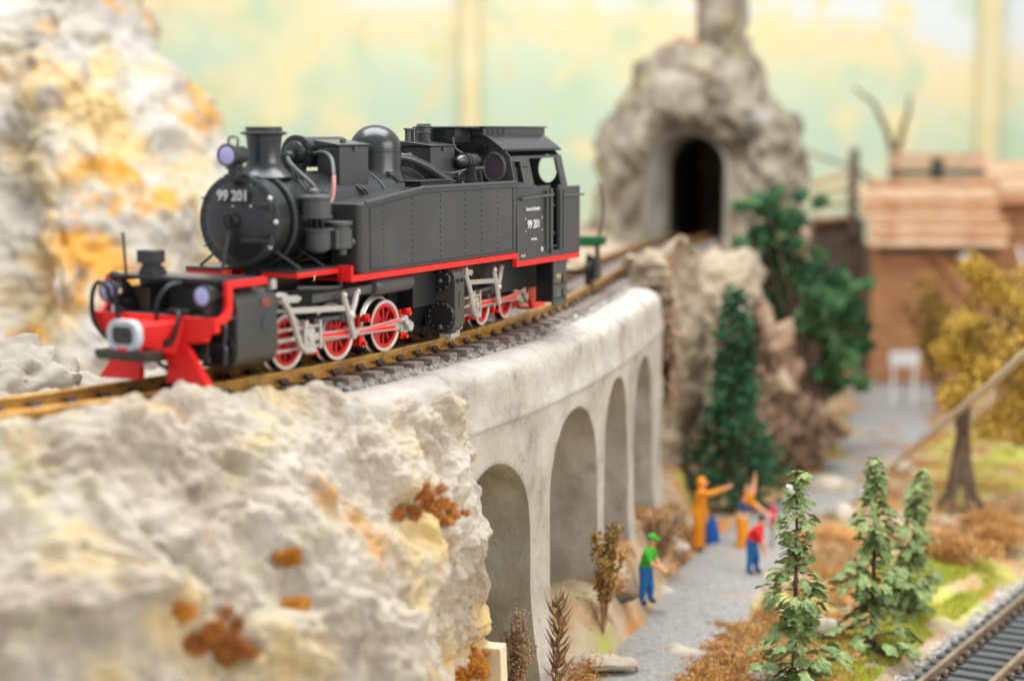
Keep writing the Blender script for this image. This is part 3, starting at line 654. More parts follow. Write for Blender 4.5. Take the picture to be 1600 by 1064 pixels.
# --- chimney, dome, boxes and fittings on the boiler
part('chimney', 'black', MB().lathe([(.42, -.06), (.36, .0), (.30, .06), (.262, .13), (.248, .2), (.246, .36), (.256, .50), (.268, .535), (.335, .555), (.34, .578), (.285, .60), (.268, .605), (.268, .66), (.225, .66), (.215, .3)], (0, -3.47, 2.80), (0, 0, 1), 44))
part('steam_dome', 'black', MB().lathe([(.50, 0), (.455, .06), (.425, .16), (.415, .2), (.415, .52)] + [(.415 * math.cos(R(a)), .52 + .38 * math.sin(R(a))) for a in range(10, 91, 10)], (0, -.28, 2.6), (0, 0, 1), 48))
part('dome_seam', 'dark', MB().lathe([(.412, 0), (.419, .004), (.419, .012), (.412, .016)], (0, -.28, 3.06), (0, 0, 1), 48))
def sandbox(u0, u1, x0, x1, z0, z1):
    sb = part('sand_box', 'tankgrey', MB().box((x0, u0, z0), (x1, u1, z1)), bevel=.015)
    part('lid', 'black', MB().prism([(x1 + .02, z1 + .003), (x1 + .02, z1 + .03), (x0 - .03, z1 + .10), (x0 - .03, z1 + .003)], u0 - .03, u1 + .03, 'y'), sb, bevel=.01)
    part('latch', 'grey', MB().box((x1 + .004, (u0 + u1) / 2 - .03, z1 - .07), (x1 + .03, (u0 + u1) / 2 + .03, z1 - .005)).box(((x0 + x1) / 2 - .03, (u0 + u1) / 2 - .04, z1 + .06), ((x0 + x1) / 2 + .03, (u0 + u1) / 2 + .04, z1 + .10)), sb)
    return sb
sandbox(-2.2, -1.35, .10, .50, 2.55, 3.17); sandbox(.66, 1.50, -.06, .50, 2.55, 3.14)
for y in (-1.75, -1.65, .2): part('sand_pipe', 'dark', MB().tube([(.42, y, 2.62), (.60, y + .02, 2.50), (.66, y + .05, 2.36)], .022, 8))
part('bracket', 'grey', MB().box((.30, -.55, 2.70), (.42, -.42, 2.76)).bar((.36, -.48, 2.74), (.52, -.40, 2.6), .03, .02))
ht = part('feedwater_heater', 'black', MB().lathe([(0.001, -.13), (.10, -.12), (.17, -.07), (.19, 0), (.26, .0), (.26, .07), (.235, .08), (.235, 1.25), (.2, 1.27)], (-.20, -2.32, 3.08), (0, 1, 0), 36))
b = MB()
for k in range(14):
    a = 2 * math.pi * k / 14; b.ball((-.20 + .225 * math.cos(a), -2.325, 3.08 + .225 * math.sin(a)), .018, 6, 4)
part('flange_bolts', 'black', b, ht, kind='stuff')
part('heater_bracket', 'dark', MB().box((-.36, -2.5, 2.74), (-.02, -2.3, 2.9)).box((-.32, -1.2, 2.74), (-.08, -1.05, 2.9)).cyl((-.18, -2.5, 3.02), (-.18, -2.62, 3.0), .09, n=14).box((-.24, -2.68, 2.86), (-.10, -2.56, 3.06)), ht, bevel=.012)
part('steam_pipe', 'grey', MB().tube([(-.16, -2.62, 3.02), (.12, -2.95, 2.92), (.45, -3.2, 2.78), (.72, -3.30, 2.62), (.80, -3.3, 2.48)], .032, 10))
part('steam_pipe', 'black', MB().tube([(-.1, -2.6, 2.84), (.15, -2.85, 2.80), (.38, -3.15, 2.76), (.60, -3.3, 2.64), (.70, -3.36, 2.5)], .025, 10))
part('exhaust_pipe', 'grey', MB().tube([(.08, -2.25, 3.06), (.34, -2.38, 3.08), (.62, -2.62, 2.98), (.80, -2.86, 2.75)], .032, 10))
part('exhaust_pipe', 'pink', MB().tube([(.80, -2.86, 2.75), (.84, -2.93, 2.6), (.84, -2.98, 2.42), (.82, -3.04, 2.36)], .030, 10))
# --- air compressor pair on the near side
cp = part('air_compressor', 'grey', MB().lathe([(.16, 0), (.235, 0), (.235, .03), (.20, .035), (.20, .27), (.235, .275), (.235, .31), (.12, .34)], (.84, -3.42, 2.16), (0, 0, 1), 28), loco)
part('pump_body', 'grey', MB().lathe([(.08, -.05), (.16, 0), (.18, .03), (.18, .27), (.235, .28), (.235, .31), (.1, .31)], (.84, -3.38, 1.70), (0, 0, 1), 28), cp)
part('pump_rod', 'dark', MB().cyl((.76, -3.42, 1.98), (.76, -3.42, 2.17), .035, n=10).cyl((.92, -3.38, 1.98), (.92, -3.42, 2.17), .035, n=10).cyl((.84, -3.4, 1.98), (.84, -3.4, 2.17), .05, n=10), cp)
part('pump_head', 'grey', MB().cyl((.80, -3.18, 2.16), (.80, -3.18, 2.55), .12, n=18).ball((.84, -3.46, 2.52), (.09, .09, .07)), cp)
part('side_pump', 'grey', MB().lathe([(.12, 0), (.20, 0), (.20, .28), (.17, .285), (.17, .33), (.21, .335), (.21, .39), (.14, .39)], (.90, -2.92, 1.70), (0, 0, 1), 24).box((.80, -3.16, 1.70), (1.02, -2.98, 1.98)).cyl((.95, -2.9, 1.60), (.95, -2.9, 1.72), .07, n=12).ball((1.02, -2.72, 1.78), .05), cp, bevel=.01)
part('pump_bracket', 'dark', MB().box((.55, -3.55, 1.9), (.75, -2.75, 2.0)).tube([(.9, -2.7, 2.05), (.95, -2.68, 2.05), (1.0, -2.68, 1.9), (1.0, -2.68, 1.6)], .015, 8), cp)
# --- piping between the dome and the cab
part('delivery_pipe', 'black', MB().tube([(.20, .0, 2.98), (.34, .22, 2.94), (.50, .55, 2.80), (.66, .85, 2.60), (.70, .95, 2.5)], .085, 14).tube([(.38, .23, 2.84), (.38, .25, 3.0), (.28, .28, 3.04)], .02, 6), bevel=0)
part('thin_pipe', 'grey', MB().tube([(.30, .45, 2.92), (.55, .75, 2.76), (.75, 1.05, 2.56)], .02, 8).tube([(.52, 1.0, 2.72), (.66, 1.05, 2.70), (.75, 1.3, 2.74), (.66, 1.6, 2.76)], .018, 8))
part('valve_wheel', 'dark', MB().tube([(.82, 1.12 + .10 * math.cos(a), 2.62 + .09 * math.sin(a)) for a in np.linspace(0, 2 * math.pi, 11)[:-1]], .016, 6, True, 2).bar((.82, 1.03, 2.62), (.82, 1.21, 2.62), .02, .02).bar((.82, 1.12, 2.54), (.82, 1.12, 2.70), .02, .02, (1, 0, 0)).cyl((.62, 1.12, 2.62), (.82, 1.12, 2.62), .02, n=8))
part('firebox_casing', 'black', MB().box((-.50, .5, 2.5), (-.09, 2.54, 3.16)).box((-.55, 1.5, 2.5), (.48, 2.54, 2.95)), bevel=.03)
part('safety_valve', 'grey', MB().lathe([(.06, 0), (.055, .02), (.05, .26), (.075, .27), (.075, .29), (.04, .30)], (-.02, .82, 3.15), (0, 0, 1), 18))
part('safety_valve', 'grey', MB().lathe([(.12, 0), (.115, .2), (.13, .22), (.115, .235), (.115, .29), (.135, .30), (.135, .33), (.08, .34)], (0, 1.33, 3.16), (0, 0, 1), 20).box((-.12, 1.3, 3.5), (.12, 1.36, 3.52)))
part('whistle', 'dark', MB().cyl((-.1, 1.1, 3.1), (-.1, 1.1, 3.45), .04, n=10).box((-.25, 1.55, 3.1), (-.05, 1.75, 3.44)), bevel=.01)
gen = part('turbo_generator', 'black', MB().lathe([(.03, 0), (.05, .02), (.105, .10), (.11, .22), (.135, .225), (.135, .27), (.11, .275), (.12, .32), (.135, .325), (.135, .37), (.12, .375), (.12, .62), (.07, .66), (.07, .78)], (.62, 1.36, 2.90), (0, 1, 0), 24))
part('generator_legs', 'grey', MB().bar((.74, 1.74, 2.80), (.78, 1.76, 2.53), .045, .03).bar((.74, 1.96, 2.80), (.78, 1.98, 2.53), .045, .03).box((.55, 1.66, 2.76), (.80, 2.04, 2.80)), gen)
part('conduit', 'grey', MB().tube([(.55, 1.7, 3.02), (.45, 1.6, 3.12), (.42, 1.58, 3.30)], .02, 8))
# --- cab
cab = part('cab', 'tankgrey', MB().prism([(-1.13, 1.3), (1.13, 1.3), (1.13, 2.45), (1.02, 2.97), (.90, 3.09), (.62, 3.30), (.3, 3.36), (-.3, 3.36), (-.62, 3.30), (-.90, 3.09), (-1.02, 2.97), (-1.13, 2.45)], 2.535, 2.58, 'y'), bevel=.008)
def vside(z): return 1.15 if z < 2.43 else 1.13 - .13 * (z - 2.43) / .54
def panel(s, us, zs, hole, th=.045, roundc=None):
    b = MB(); us = sorted(us); zs = sorted(zs)
    for i in range(len(us) - 1):
        for j in range(len(zs) - 1):
            um, zm = (us[i] + us[i + 1]) / 2, (zs[j] + zs[j + 1]) / 2
            if any(h[0] < um < h[1] and h[2] < zm < h[3] for h in hole): continue
            c8 = []
            for t in (0, th):
                for u, z in ((us[i], zs[j]), (us[i + 1], zs[j]), (us[i + 1], zs[j + 1]), (us[i], zs[j + 1])): c8.append((s * (vside(z) - t), u, z))
            fs = [(0, 1, 2, 3), (4, 7, 6, 5)]
            def hol(di, dj):
                a, c = i + di, j + dj
                if a < 0 or c < 0 or a >= len(us) - 1 or c >= len(zs) - 1: return True
                um, zm = (us[a] + us[a + 1]) / 2, (zs[c] + zs[c + 1]) / 2
                return any(h[0] < um < h[1] and h[2] < zm < h[3] for h in hole)
            if hol(0, -1): fs.append((0, 4, 5, 1))
            if hol(1, 0): fs.append((1, 5, 6, 2))
            if hol(0, 1): fs.append((2, 6, 7, 3))
            if hol(-1, 0): fs.append((3, 7, 4, 0))
            b.add(c8, fs)
    return b
for s in (1, -1):
    H1 = (2.66, 2.92, 2.50, 2.88); H2 = (3.32, 4.46, 2.43, 2.92); H3 = (3.98, 4.32, 1.26, 2.43)
    holes = [H1, H2, H3]
    part('cab_side', 'tankgrey', panel(s, [2.582, 2.66, 2.92, 3.32, 3.98, 4.32, 4.46, 4.72], [1.152, 1.26, 2.43, 2.50, 2.88, 2.92, 2.965], holes), cab)
    part('bunker_side', 'tankgrey', MB().box((s * 1.155, 4.36, 1.152), (s * 1.09, 5.26, 2.40)), cab, bevel=.02)
    part('door_post', 'grey', MB().box((s * 1.10, 3.74, 1.27), (s * 1.185, 3.80, 2.36)).box((s * 1.10, 3.90, 1.27), (s * 1.19, 3.985, 2.37)).box((s * 1.10, 4.315, 1.27), (s * 1.185, 4.37, 2.36)).box((s * 1.10, 4.48, 1.27), (s * 1.175, 4.52, 2.36)), cab, bevel=.012)
    for z in (2.06, 1.56): part('hinge', 'grey', MB().box((s * 1.12, 3.985, z), (s * 1.20, 4.03, z + .03)), cab)
    part('door_catch', 'grey', MB().cyl((s * 1.18, 3.94, 1.22), (s * 1.18, 3.94, 1.32), .03, n=8), cab)
    hr = MB(); hr.tube([(s * 1.12, 2.72, 2.22), (s * 1.215, 2.74, 2.235), (s * 1.215, 3.3, 2.25), (s * 1.215, 3.92, 2.26), (s * 1.13, 3.95, 2.26)], .02, 8)
    part('handrail', 'grey', hr, cab)
    part('handrail', 'grey', MB().tube([(s * 1.12, 4.5, 2.235), (s * 1.19, 4.53, 2.235), (s * 1.19, 5.30, 2.23), (s * 1.12, 5.34, 2.23)], .02, 8), cab)
    part('window_frame', 'grey', MB().tube([(s * (vside(z) + .004), u, z) for u, z in ((2.66, 2.50), (2.66, 2.70), (2.66, 2.88), (2.79, 2.88), (2.92, 2.88), (2.92, 2.7), (2.92, 2.50), (2.79, 2.50))], .014, 6, True, 1), cab)
    rg = MB().tube([(s * .73 + .205 * math.cos(a), 2.515, 2.77 + .245 * math.sin(a)) for a in np.linspace(0, 2 * math.pi, 25)[:-1]], .032, 8, True, 1)
    sw = part('spectacle_window', 'grey', rg, cab)
    part('beading', 'grey', MB().box((s * 1.135, 2.545, 2.43), (s * 1.16, 3.32, 2.455)), cab)
for s in (-1, 1):
    g_ = MB().lathe([(.001, 0), (.2, 0), (.2, .02)], (0, 0, 0), (0, -1, 0), 28); g_.T = Matrix.Translation((s * .73, 2.53, 2.77)) @ Matrix.Diagonal((1, 1, 1.2, 1))
    part('spectacle_glass', 'glass', g_, cab)
part('cab_floor', 'dark', MB().box((-1.09, 2.58, 1.16), (1.09, 5.22, 1.25)), cab)
part('cab_rear_wall', 'tankgrey', MB().box((-1.088, 5.2, 1.26), (1.088, 5.258, 2.39)).box((-1.088, 4.36, 2.33), (1.088, 5.2, 2.37)), cab)
b = MB(); hp = [(0., 2.36), (1.10, 2.36), (1.085, 2.45), (.975, 2.965), (.87, 3.07), (.6, 3.28), (0., 3.33)]; cx_, cz_ = .755, 2.71
for s in (1, -1):
    inn_ = []; out_ = []
    for k in range(72):
        a = 2 * math.pi * k / 72; dx, dz = math.cos(a), math.sin(a); t_ = 9
        for (x0, z0), (x1, z1) in zip(hp, hp[1:] + hp[:1]):
            ex, ez = x1 - x0, z1 - z0; den = dx * ez - dz * ex
            if abs(den) < 1e-9: continue
            t1_ = ((x0 - cx_) * ez - (z0 - cz_) * ex) / den; u_ = ((x0 - cx_) * dz - (z0 - cz_) * dx) / den
            if t1_ > 0 and -1e-6 <= u_ <= 1 + 1e-6: t_ = min(t_, t1_)
        inn_.append((s * (cx_ + .19 * dx), cz_ + (.26 if dz > 0 else .25) * dz)); out_.append((s * (cx_ + t_ * dx), cz_ + t_ * dz))
    b.rings([[(x, 4.66, z) for x, z in out_], [(x, 4.66, z) for x, z in inn_], [(x, 4.70, z) for x, z in inn_], [(x, 4.70, z) for x, z in out_]], False)
part('cab_rear_screen', 'tankgrey', b, cab)
rf = []
for t in (0, .04):
    rf.append([(x, z - t) for x, z in [(-.93, 3.085), (-.88, 3.13), (-.75, 3.225), (-.6, 3.325), (-.3, 3.375), (0, 3.385), (.3, 3.375), (.6, 3.325), (.75, 3.225), (.88, 3.13), (.93, 3.085)]])
roof = part('roof', 'black', MB().prism(rf[0] + rf[1][::-1], 2.48, 4.86, 'y'), cab, bevel=.008)
part('roof_gutter', 'dark', MB().box((.915, 2.5, 3.055), (.945, 4.86, 3.085)).box((-.945, 2.5, 3.055), (-.915, 4.86, 3.085)), roof)
mon = MB().box((-.545, 2.50, 3.30), (.535, 5.02, 3.455)).box((-.57, 2.46, 3.457), (.57, 5.06, 3.485))
part('roof_vent', 'tankgrey', mon, roof, bevel=.008)
for k in range(4): part('vent_slot', 'dark', MB().box((.525, 2.62 + .2 * k, 3.34), (.541, 2.72 + .2 * k, 3.44)), roof)
part('roof_vent_front', 'black', MB().box((-.5, 1.9, 3.2), (.30, 2.47, 3.44)).box((-.52, 1.86, 3.442), (.5, 2.455, 3.475)), roof, bevel=.01)
part('front_fitting', 'dark', MB().cyl((.56, 2.53, 3.13), (.56, 2.40, 3.13), .05, n=12).box((.40, 2.42, 3.06), (.62, 2.53, 3.10)), cab)
TX = Matrix.Rotation(R(90), 4, 'Z') @ Matrix.Rotation(R(90), 4, 'X')
def sidetext(nm, s, size, u, z, sx=1.): return text(nm, s, size, 'white', cab, Matrix.Translation((1.153, u, z)) @ TX, .003, sx)
sidetext('railway_name', 'Deutsche Reichsbahn', .085, 3.21, 2.04, .78)
sidetext('cab_number', '99 201', .20, 3.24, 1.765, .92)
sidetext('depot_line', 'Bw Halle', .06, 3.25, 1.505)
sidetext('weight_mark', 'Br', .11, 3.6, 1.31); sidetext('builder_mark', 'Unt 12', .055, 2.82, 1.235)
e = MB()
for u in (2.90, 3.58):
    for z in (1.655, 1.875): e.box((1.151, u - .012, z - .012), (1.157, u + .012, z + .012))
part('plate_corner', 'white', e, cab)
# cab steps
for s in (-1, 1):
    sp = MB().box((s * .74, 4.20, .30), (s * 1.06, 4.23, 1.06))
    st = part('cab_step', 'dark', sp, loco)
    a = MB(); PS = [(4.23, .24, 4.80, .36), (4.23, .52, 4.80, .62), (4.23, .80, 4.80, 1.06), (4.23, .36, 4.36, .52), (4.66, .36, 4.80, .52), (4.23, .62, 4.36, .80), (4.66, .62, 4.80, .80)]
    for u0, z0, u1, z1 in PS: a.box((s * 1.045, u0, z0), (s * 1.085, u1, z1))
    part('step_plate', 'grey', a, st)
    part('tread_board', 'dark', MB().box((s * .82, 4.26, .35), (s * 1.10, 4.78, .375)).box((s * .82, 4.26, .615), (s * 1.10, 4.78, .64)).box((s * .8, 4.235, .3), (s * .82, 4.8, 1.05)), st)
# air reservoir and hidden frames
for s in (-1, 1):
    part('air_reservoir', 'grey', MB().lathe([(.02, -.05), (.10, -.03), (.13, .02), (.135, .05), (.135, 1.05), (.12, 1.1), (.03, 1.13)], (s * .93, -2.0, 1.06), (0, 1, 0), 24))
part('main_frame', 'dark', MB().box((-.62, -1.0, .55), (.62, 4.6, 1.21)).box((-.9, -.7, .62), (.9, .2, 1.2)))
part('ash_pan', 'dark', MB().prism([(-.55, .12), (.55, .12), (.75, .6), (-.75, .6)], -.9, .25, 'y'))
part('pivot_frame', 'dark', MB(TF).box((-.38, -2.4, .22), (.38, 1.7, 1.1)))
part('pivot_frame', 'dark', MB(TR).box((-.38, -2.6, .22), (.38, 1.9, 1.05)))
part('valve_bracket', 'grey', MB(TF).tube([(.9, -1.35, 1.20), (.9, -.55, 1.14), (.9, -.30, 1.14), (.9, -.30, 1.3)], .025, 6, sub=1).bar((.8, -.9, 1.0), (.8, .9, 1.05), .05, .12))

# --- wheels
def wheel_parts():
    b = MB(); n = 10
    b.lathe([(.285, -.06), (.345, -.06), (.345, .05), (.335, .06), (.295, .06), (.285, .05), (.285, -.06)], (0, 0, 0), (1, 0, 0), 40, caps=False)
    b.lathe([(.0, .085), (.05, .085), (.07, .07), (.075, .0), (.075, -.06), (.0, -.06)], (0, 0, 0), (1, 0, 0), 18)
    for k in range(n):
        a = 2 * math.pi * k / n + .3; d = Vector((0, math.cos(a), math.sin(a))); b.bar(d * .06 + Vector((.01, 0, 0)), d * .30 + Vector((.0, 0, 0)), .036, .05, (1, 0, 0))
    a0 = np.linspace(R(118), R(242), 12); po = [(.30 * math.cos(t), .30 * math.sin(t)) for t in a0]
    b.prism(po, -.02, .055, 'x')
    b.cyl((-.0, .0, 0), (.09, .0, 0), .06, n=14); b.prism([(-.07, -.07), (.22, -.055), (.27, 0), (.22, .055), (-.07, .07)], .02, .085, 'x')
    red = b.mesh('wheel', 40); red.materials.append(M['wheelred'])
    b = MB().lathe([(.345, -.052), (.345, .062), (.365, .075), (.398, .07), (.402, .055)], (0, 0, 0), (1, 0, 0), 44, caps=False); ty = b.mesh('tyre', 40); ty.materials.append(M['tyre'])
    b = MB().lathe([(.402, .055), (.408, -.04), (.415, -.06)], (0, 0, 0), (1, 0, 0), 44, caps=False); td = b.mesh('tread', 40); td.materials.append(M['tread'])
    b = MB().lathe([(.415, -.06), (.455, -.075), (.455, -.095), (.30, -.10), (.30, -.05)], (0, 0, 0), (1, 0, 0), 44, caps=False); fl = b.mesh('flange', 40); fl.materials.append(M['silver'])
    return red, ty, td, fl
WP = wheel_parts()
def wheel(T, u, side):
    r = bpy.data.objects.new('wheel', WP[0]); col.objects.link(r); r.parent = loco
    r.matrix_basis = T @ Matrix.Translation((side * .565, u, .405)) @ (Matrix.Identity(4) if side > 0 else Matrix.Rotation(math.pi, 4, 'Z'))
    for me in WP[1:]:
        c = bpy.data.objects.new(me.name.split('.')[0], me); col.objects.link(c); c.parent = r
for T in (TF, TR):
    for u in (-1.25, 0., 1.25):
        for s in (1, -1): wheel(T, u, s)
        part('axle', 'dark', MB(T).cyl((-.5, u, .405), (.5, u, .405), .06, n=10))
for T, us in ((TF, (-.66, .58, 1.72)), (TR, (-.66, .58, 1.72))):
    for u in us:
        part('brake_block', 'red', MB(T).box((.50, u - .06, .16), (.66, u + .05, .36)).box((.52, u - .04, .36), (.62, u + .03, .62)).cyl((.45, u, .20), (.74, u, .20), .035, n=10), bevel=.012)
        part('brake_pull', 'red', MB(T).cyl((.40, u + .05, .56), (.76, u + .05, .56), .04, n=10).box((.66, u, .52), (.72, u + .12, .64)))
# mudguard line over the last driving wheel
part('splasher_rim', 'tyre', MB(TF).tube([(.46, 1.25 + .47 * math.cos(R(a)), .405 + .47 * math.sin(R(a))) for a in range(100, 221, 12)], .022, 6, sub=1))
# --- rods and valve gear
def gear(T, us, zpin, mirror):
    g = lambda: MB(T)
    for sgn in ((1, -1) if mirror else (1,)):
        x = lambda v: sgn * v
        # coupling rod with red fluting
        p = [u + .19 for u in us]
        cr_ = part('coupling_rod', 'silver', g().box((x(.72), p[0] - .08, zpin - .055), (x(.765), p[2] + .08, zpin + .055)), bevel=.008)
        part('fluting', 'red', g().box((x(.76), p[0] + .14, zpin - .028), (x(.769), p[1] - .14, zpin + .028)).box((x(.76), p[1] + .14, zpin - .028), (x(.769), p[2] - .14, zpin + .028)), cr_)
        for q in p: part('rod_bush', 'silver', g().cyl((x(.66), q, zpin), (x(.80), q, zpin), .085, n=18), cr_)
        part('crank_pin', 'silver', g().cyl((x(.60), p[2], zpin), (x(.96), p[2], zpin), .045, n=12).cyl((x(.94), p[2], zpin), (x(.985), p[2], zpin), .075, n=16), cr_)
        # connecting rod from the crosshead to the last wheel
        A = (x(.85), us[0] + .14, .47); B = (x(.85), p[2], zpin)
        co = part('connecting_rod', 'silver', g().bar(A, B, .05, .105), bevel=.008)
        part('fluting', 'red', g().bar((x(.879), us[0] + .45, .462), (x(.879), p[2] - .28, zpin + .006), .008, .052), co)
        part('big_end', 'silver', g().cyl((x(.81), p[2], zpin), (x(.90), p[2], zpin), .11, n=20).box((x(.815), p[2] - .14, zpin - .085), (x(.895), p[2] + .13, zpin + .085)).box((x(.83), p[2] - .10, zpin + .08), (x(.88), p[2] - .02, zpin + .17)).box((x(.83), p[2] + .04, zpin + .08), (x(.88), p[2] + .09, zpin + .14)), co, bevel=.01)
        # return crank and eccentric rod
        part('return_crank', 'silver', g().bar((x(.93), p[2], zpin), (x(.95), p[2] - .13, zpin + .13), .045, .09).cyl((x(.92), p[2] - .13, zpin + .13), (x(.99), p[2] - .13, zpin + .13), .05, n=12), co, bevel=.008)
        ec = part('eccentric_rod', 'silver', g().bar((x(.965), p[2] - .13, zpin + .13), (x(.965), us[1] - .15, .44), .03, .06), bevel=.006)
        part('fluting', 'red', g().bar((x(.983), p[2] - .26, zpin + .125), (x(.983), us[1] + .05, .445), .006, .026), ec)
        # crosshead, slide bars
        part('slide_bar', 'silver', g().box((x(.80), us[0] - .80, .60), (x(.88), us[0] + .48, .635)).box((x(.80), us[0] - .80, .31), (x(.88), us[0] + .48, .345)).box((x(.79), us[0] + .44, .28), (x(.89), us[0] + .50, .70)), bevel=.006)
        ch = part('crosshead', 'silver', g().box((x(.78), us[0] + .02, .35), (x(.93), us[0] + .27, .60)).cyl((x(.90), us[0] + .14, .47), (x(.97), us[0] + .14, .47), .06, n=14).box((x(.82), us[0] + .05, .60), (x(.92), us[0] + .14, .72)).box((x(.84), us[0] + .18, .60), (x(.90), us[0] + .24, .66)), bevel=.012)
        part('piston_rod', 'silver', g().cyl((x(.84), us[0] - .85, .47), (x(.84), us[0] + .04, .47), .035, n=12))
        # combination lever
        part('combination_lever', 'silver', g().tube([(x(.97), us[0] - .60, 1.14), (x(.98), us[0] - .42, .92), (x(1.0), us[0] - .32, .70), (x(1.0), us[0] - .20, .42), (x(.98), us[0] - .02, .30), (x(.96), us[0] + .13, .30)], .045, 8, sub=2).cyl((x(.90), us[0] - .55, 1.10), (x(1.02), us[0] - .55, 1.10), .07, n=12).box((x(.92), us[0] - .05, .26), (x(1.0), us[0] + .20, .35)))
        part('valve_spindle', 'silver', g().bar((x(.93), us[0] - .62, 1.07), (x(.93), us[0] - .16, 1.05), .09, .10).bar((x(.93), us[0] - .18, 1.05), (x(.93), us[0] - .08, 1.05), .05, .05), bevel=.012)
        part('radius_rod', 'silver', g().bar((x(.95), us[0] - .42, .90), (x(.95), us[1] - .18, .82), .05, .085), bevel=.008)
        # expansion link: Y-shaped yoke
        part('expansion_link', 'silver', g().tube([(x(.96), us[1] - .33, 1.02), (x(.965), us[1] - .27, .86), (x(.97), us[1] - .20, .70), (x(.975), us[1] - .15, .54), (x(.975), us[1] - .10, .40)], .05, 8, sub=2).tube([(x(.98), us[1] - .02, 1.05), (x(.985), us[1] - .08, .90), (x(.98), us[1] - .17, .72)], .05, 8, sub=2).ball((x(.97), us[1] - .33, 1.02), .06).ball((x(.99), us[1] - .01, 1.05), .055).ball((x(.98), us[1] - .17, .71), .075))
        part('link_bracket', 'grey', g().box((x(.66), us[1] - .30, .62), (x(.93), us[1] - .12, .78)).box((x(.60), us[0] + .48, .66), (x(.9), us[1] - .1, .72)), bevel=.012)
gear(TF, (-1.25, 0., 1.25), .40, True); gear(TR, (-1.25, 0., 1.25), .40, True)
# --- cylinders
def rounded(x0, x1, z0, z1, rt, rb):
    p = [(x0, z0)] + [(x1 - rb + rb * math.sin(R(a)), z0 + rb - rb * math.cos(R(a))) for a in range(0, 91, 15)] + [(x1 - rt + rt * math.cos(R(a)), z1 - rt + rt * math.sin(R(a))) for a in range(0, 91, 15)] + [(x0, z1)]
    return p
for s in (1, -1):
    cyl = part('cylinder', 'tankgrey', MB(TF).prism([(s * x, z) for x, z in rounded(.45, 1.08, .22, 1.27, .20, .24)], -2.93, -2.04, 'y'), bevel=.02)
    if s > 0:
        part('makers_plate', 'plate', MB(TF).box((1.079, -2.40, 1.03), (1.089, -2.17, 1.14)), cyl)
        part('cover_mark', 'dark', MB(TF).tube([(1.082, -2.36 + .05 * math.cos(a), .80 + .09 * math.sin(a)) for a in np.linspace(R(60), R(300), 9)], .008, 5, sub=1), cyl)
        b = MB(TF)
        for u in (-2.72, -2.45, -2.18): b.ball((1.0, u, 1.245), .02, 6, 4)
        part('cylinder_bolts', 'dark', b, cyl, kind='stuff')
    part('cylinder_cover', 'dark', MB(TF).cyl((s * .80, -2.93, .50), (s * .80, -2.99, .50), .25, n=28).cyl((s * .80, -2.93, 1.02), (s * .80, -2.98, 1.02), .17, n=24).cyl((s * .8, -2.95, .5), (s * .8, -3.04, .5), .07, n=14), cyl)
    lp = MB(TF)
    for z0, z1 in ((.30, .56), (.60, .86)):
        pts = [(s * .70, z0), (s * .83, z0 - .02), (s * .96, z0), (s * .98, (z0 + z1) / 2), (s * .96, z1), (s * .83, z1 + .02), (s * .70, z1), (s * .68, (z0 + z1) / 2)]
        lp.tube([(x, -3.06, z) for x, z in pts], .03, 8, True, 3)
    part('loop_step', 'black', lp, cyl)
    cy2 = part('cylinder', 'tankgrey', MB(TR).prism([(s * x, z) for x, z in rounded(.55, 1.08, .13, 1.23, .22, .20)], -2.52, -2.08, 'y'), bevel=.018)
    for zc_, r_ in ((1.0, .175), (.42, .245)):
        cc = part('cylinder_cover', 'dark', MB(TR).lathe([(.0, .055), (r_ * .9, .055), (r_ * .93, .045), (r_, .03), (r_, 0)], (s * .845, -2.525, zc_), (0, -1, 0), 36), cy2)
        b = MB(TR)
        nb = 8 if r_ < .2 else 14
        for k in range(nb):
            a = 2 * math.pi * k / nb; b.ball((s * .845 + r_ * .84 * math.cos(a), -2.58, zc_ + r_ * .84 * math.sin(a)), .018, 6, 4)
        b.ball((s * .845, -2.59, zc_ if r_ < .2 else zc_ - .17), .045, 10, 6); 
        part('cover_bolts', 'grey', b, cy2, kind='stuff')
    part('drain_cocks', 'silver', MB(TR).box((s * .80, -2.50, .06), (s * 1.0, -2.1, .13)).ball((s * .95, -2.45, .07), .05).ball((s * .95, -2.3, .06), .04).ball((s * .95, -2.14, .07), .045), cy2)
    part('cover_mark', 'dark', MB(TR).tube([(s * 1.082, -2.30 + .05 * math.cos(a), .68 + .12 * math.sin(a)) for a in np.linspace(R(60), R(300), 9)], .008, 5, sub=1).box((s * 1.07, -2.44, .96), (s * 1.10, -2.30, 1.02)).box((s * 1.07, -2.24, .96), (s * 1.10, -2.11, 1.02)), cy2)
    part('gland', 'silver', MB(TR).box((s * .78, -2.07, .30), (s * .98, -2.0, .66)).box((s * .80, -2.07, .86), (s * 1.0, -2.0, 1.1)).ball((s * .95, -2.0, .2), .06).ball((s * .95, -1.98, .78), .05), cy2, bevel=.02)
# rear rail guards of the second bogie
for s in (-1, 1):
    part('rail_guard', 'red', MB(TR).prism([(1.70, .98), (1.86, .98), (2.82, .22), (2.82, .10), (2.10, .10), (1.80, .45)], s * .80, s * .88, 'x').box((s * .55, 2.10, .10), (s * .80, 2.80, .14)), bevel=.01)
    part('frame_spring', 'grey', MB(TR).box((s * .62, 1.0, .62), (s * .70, 1.6, .78)), bevel=.02)
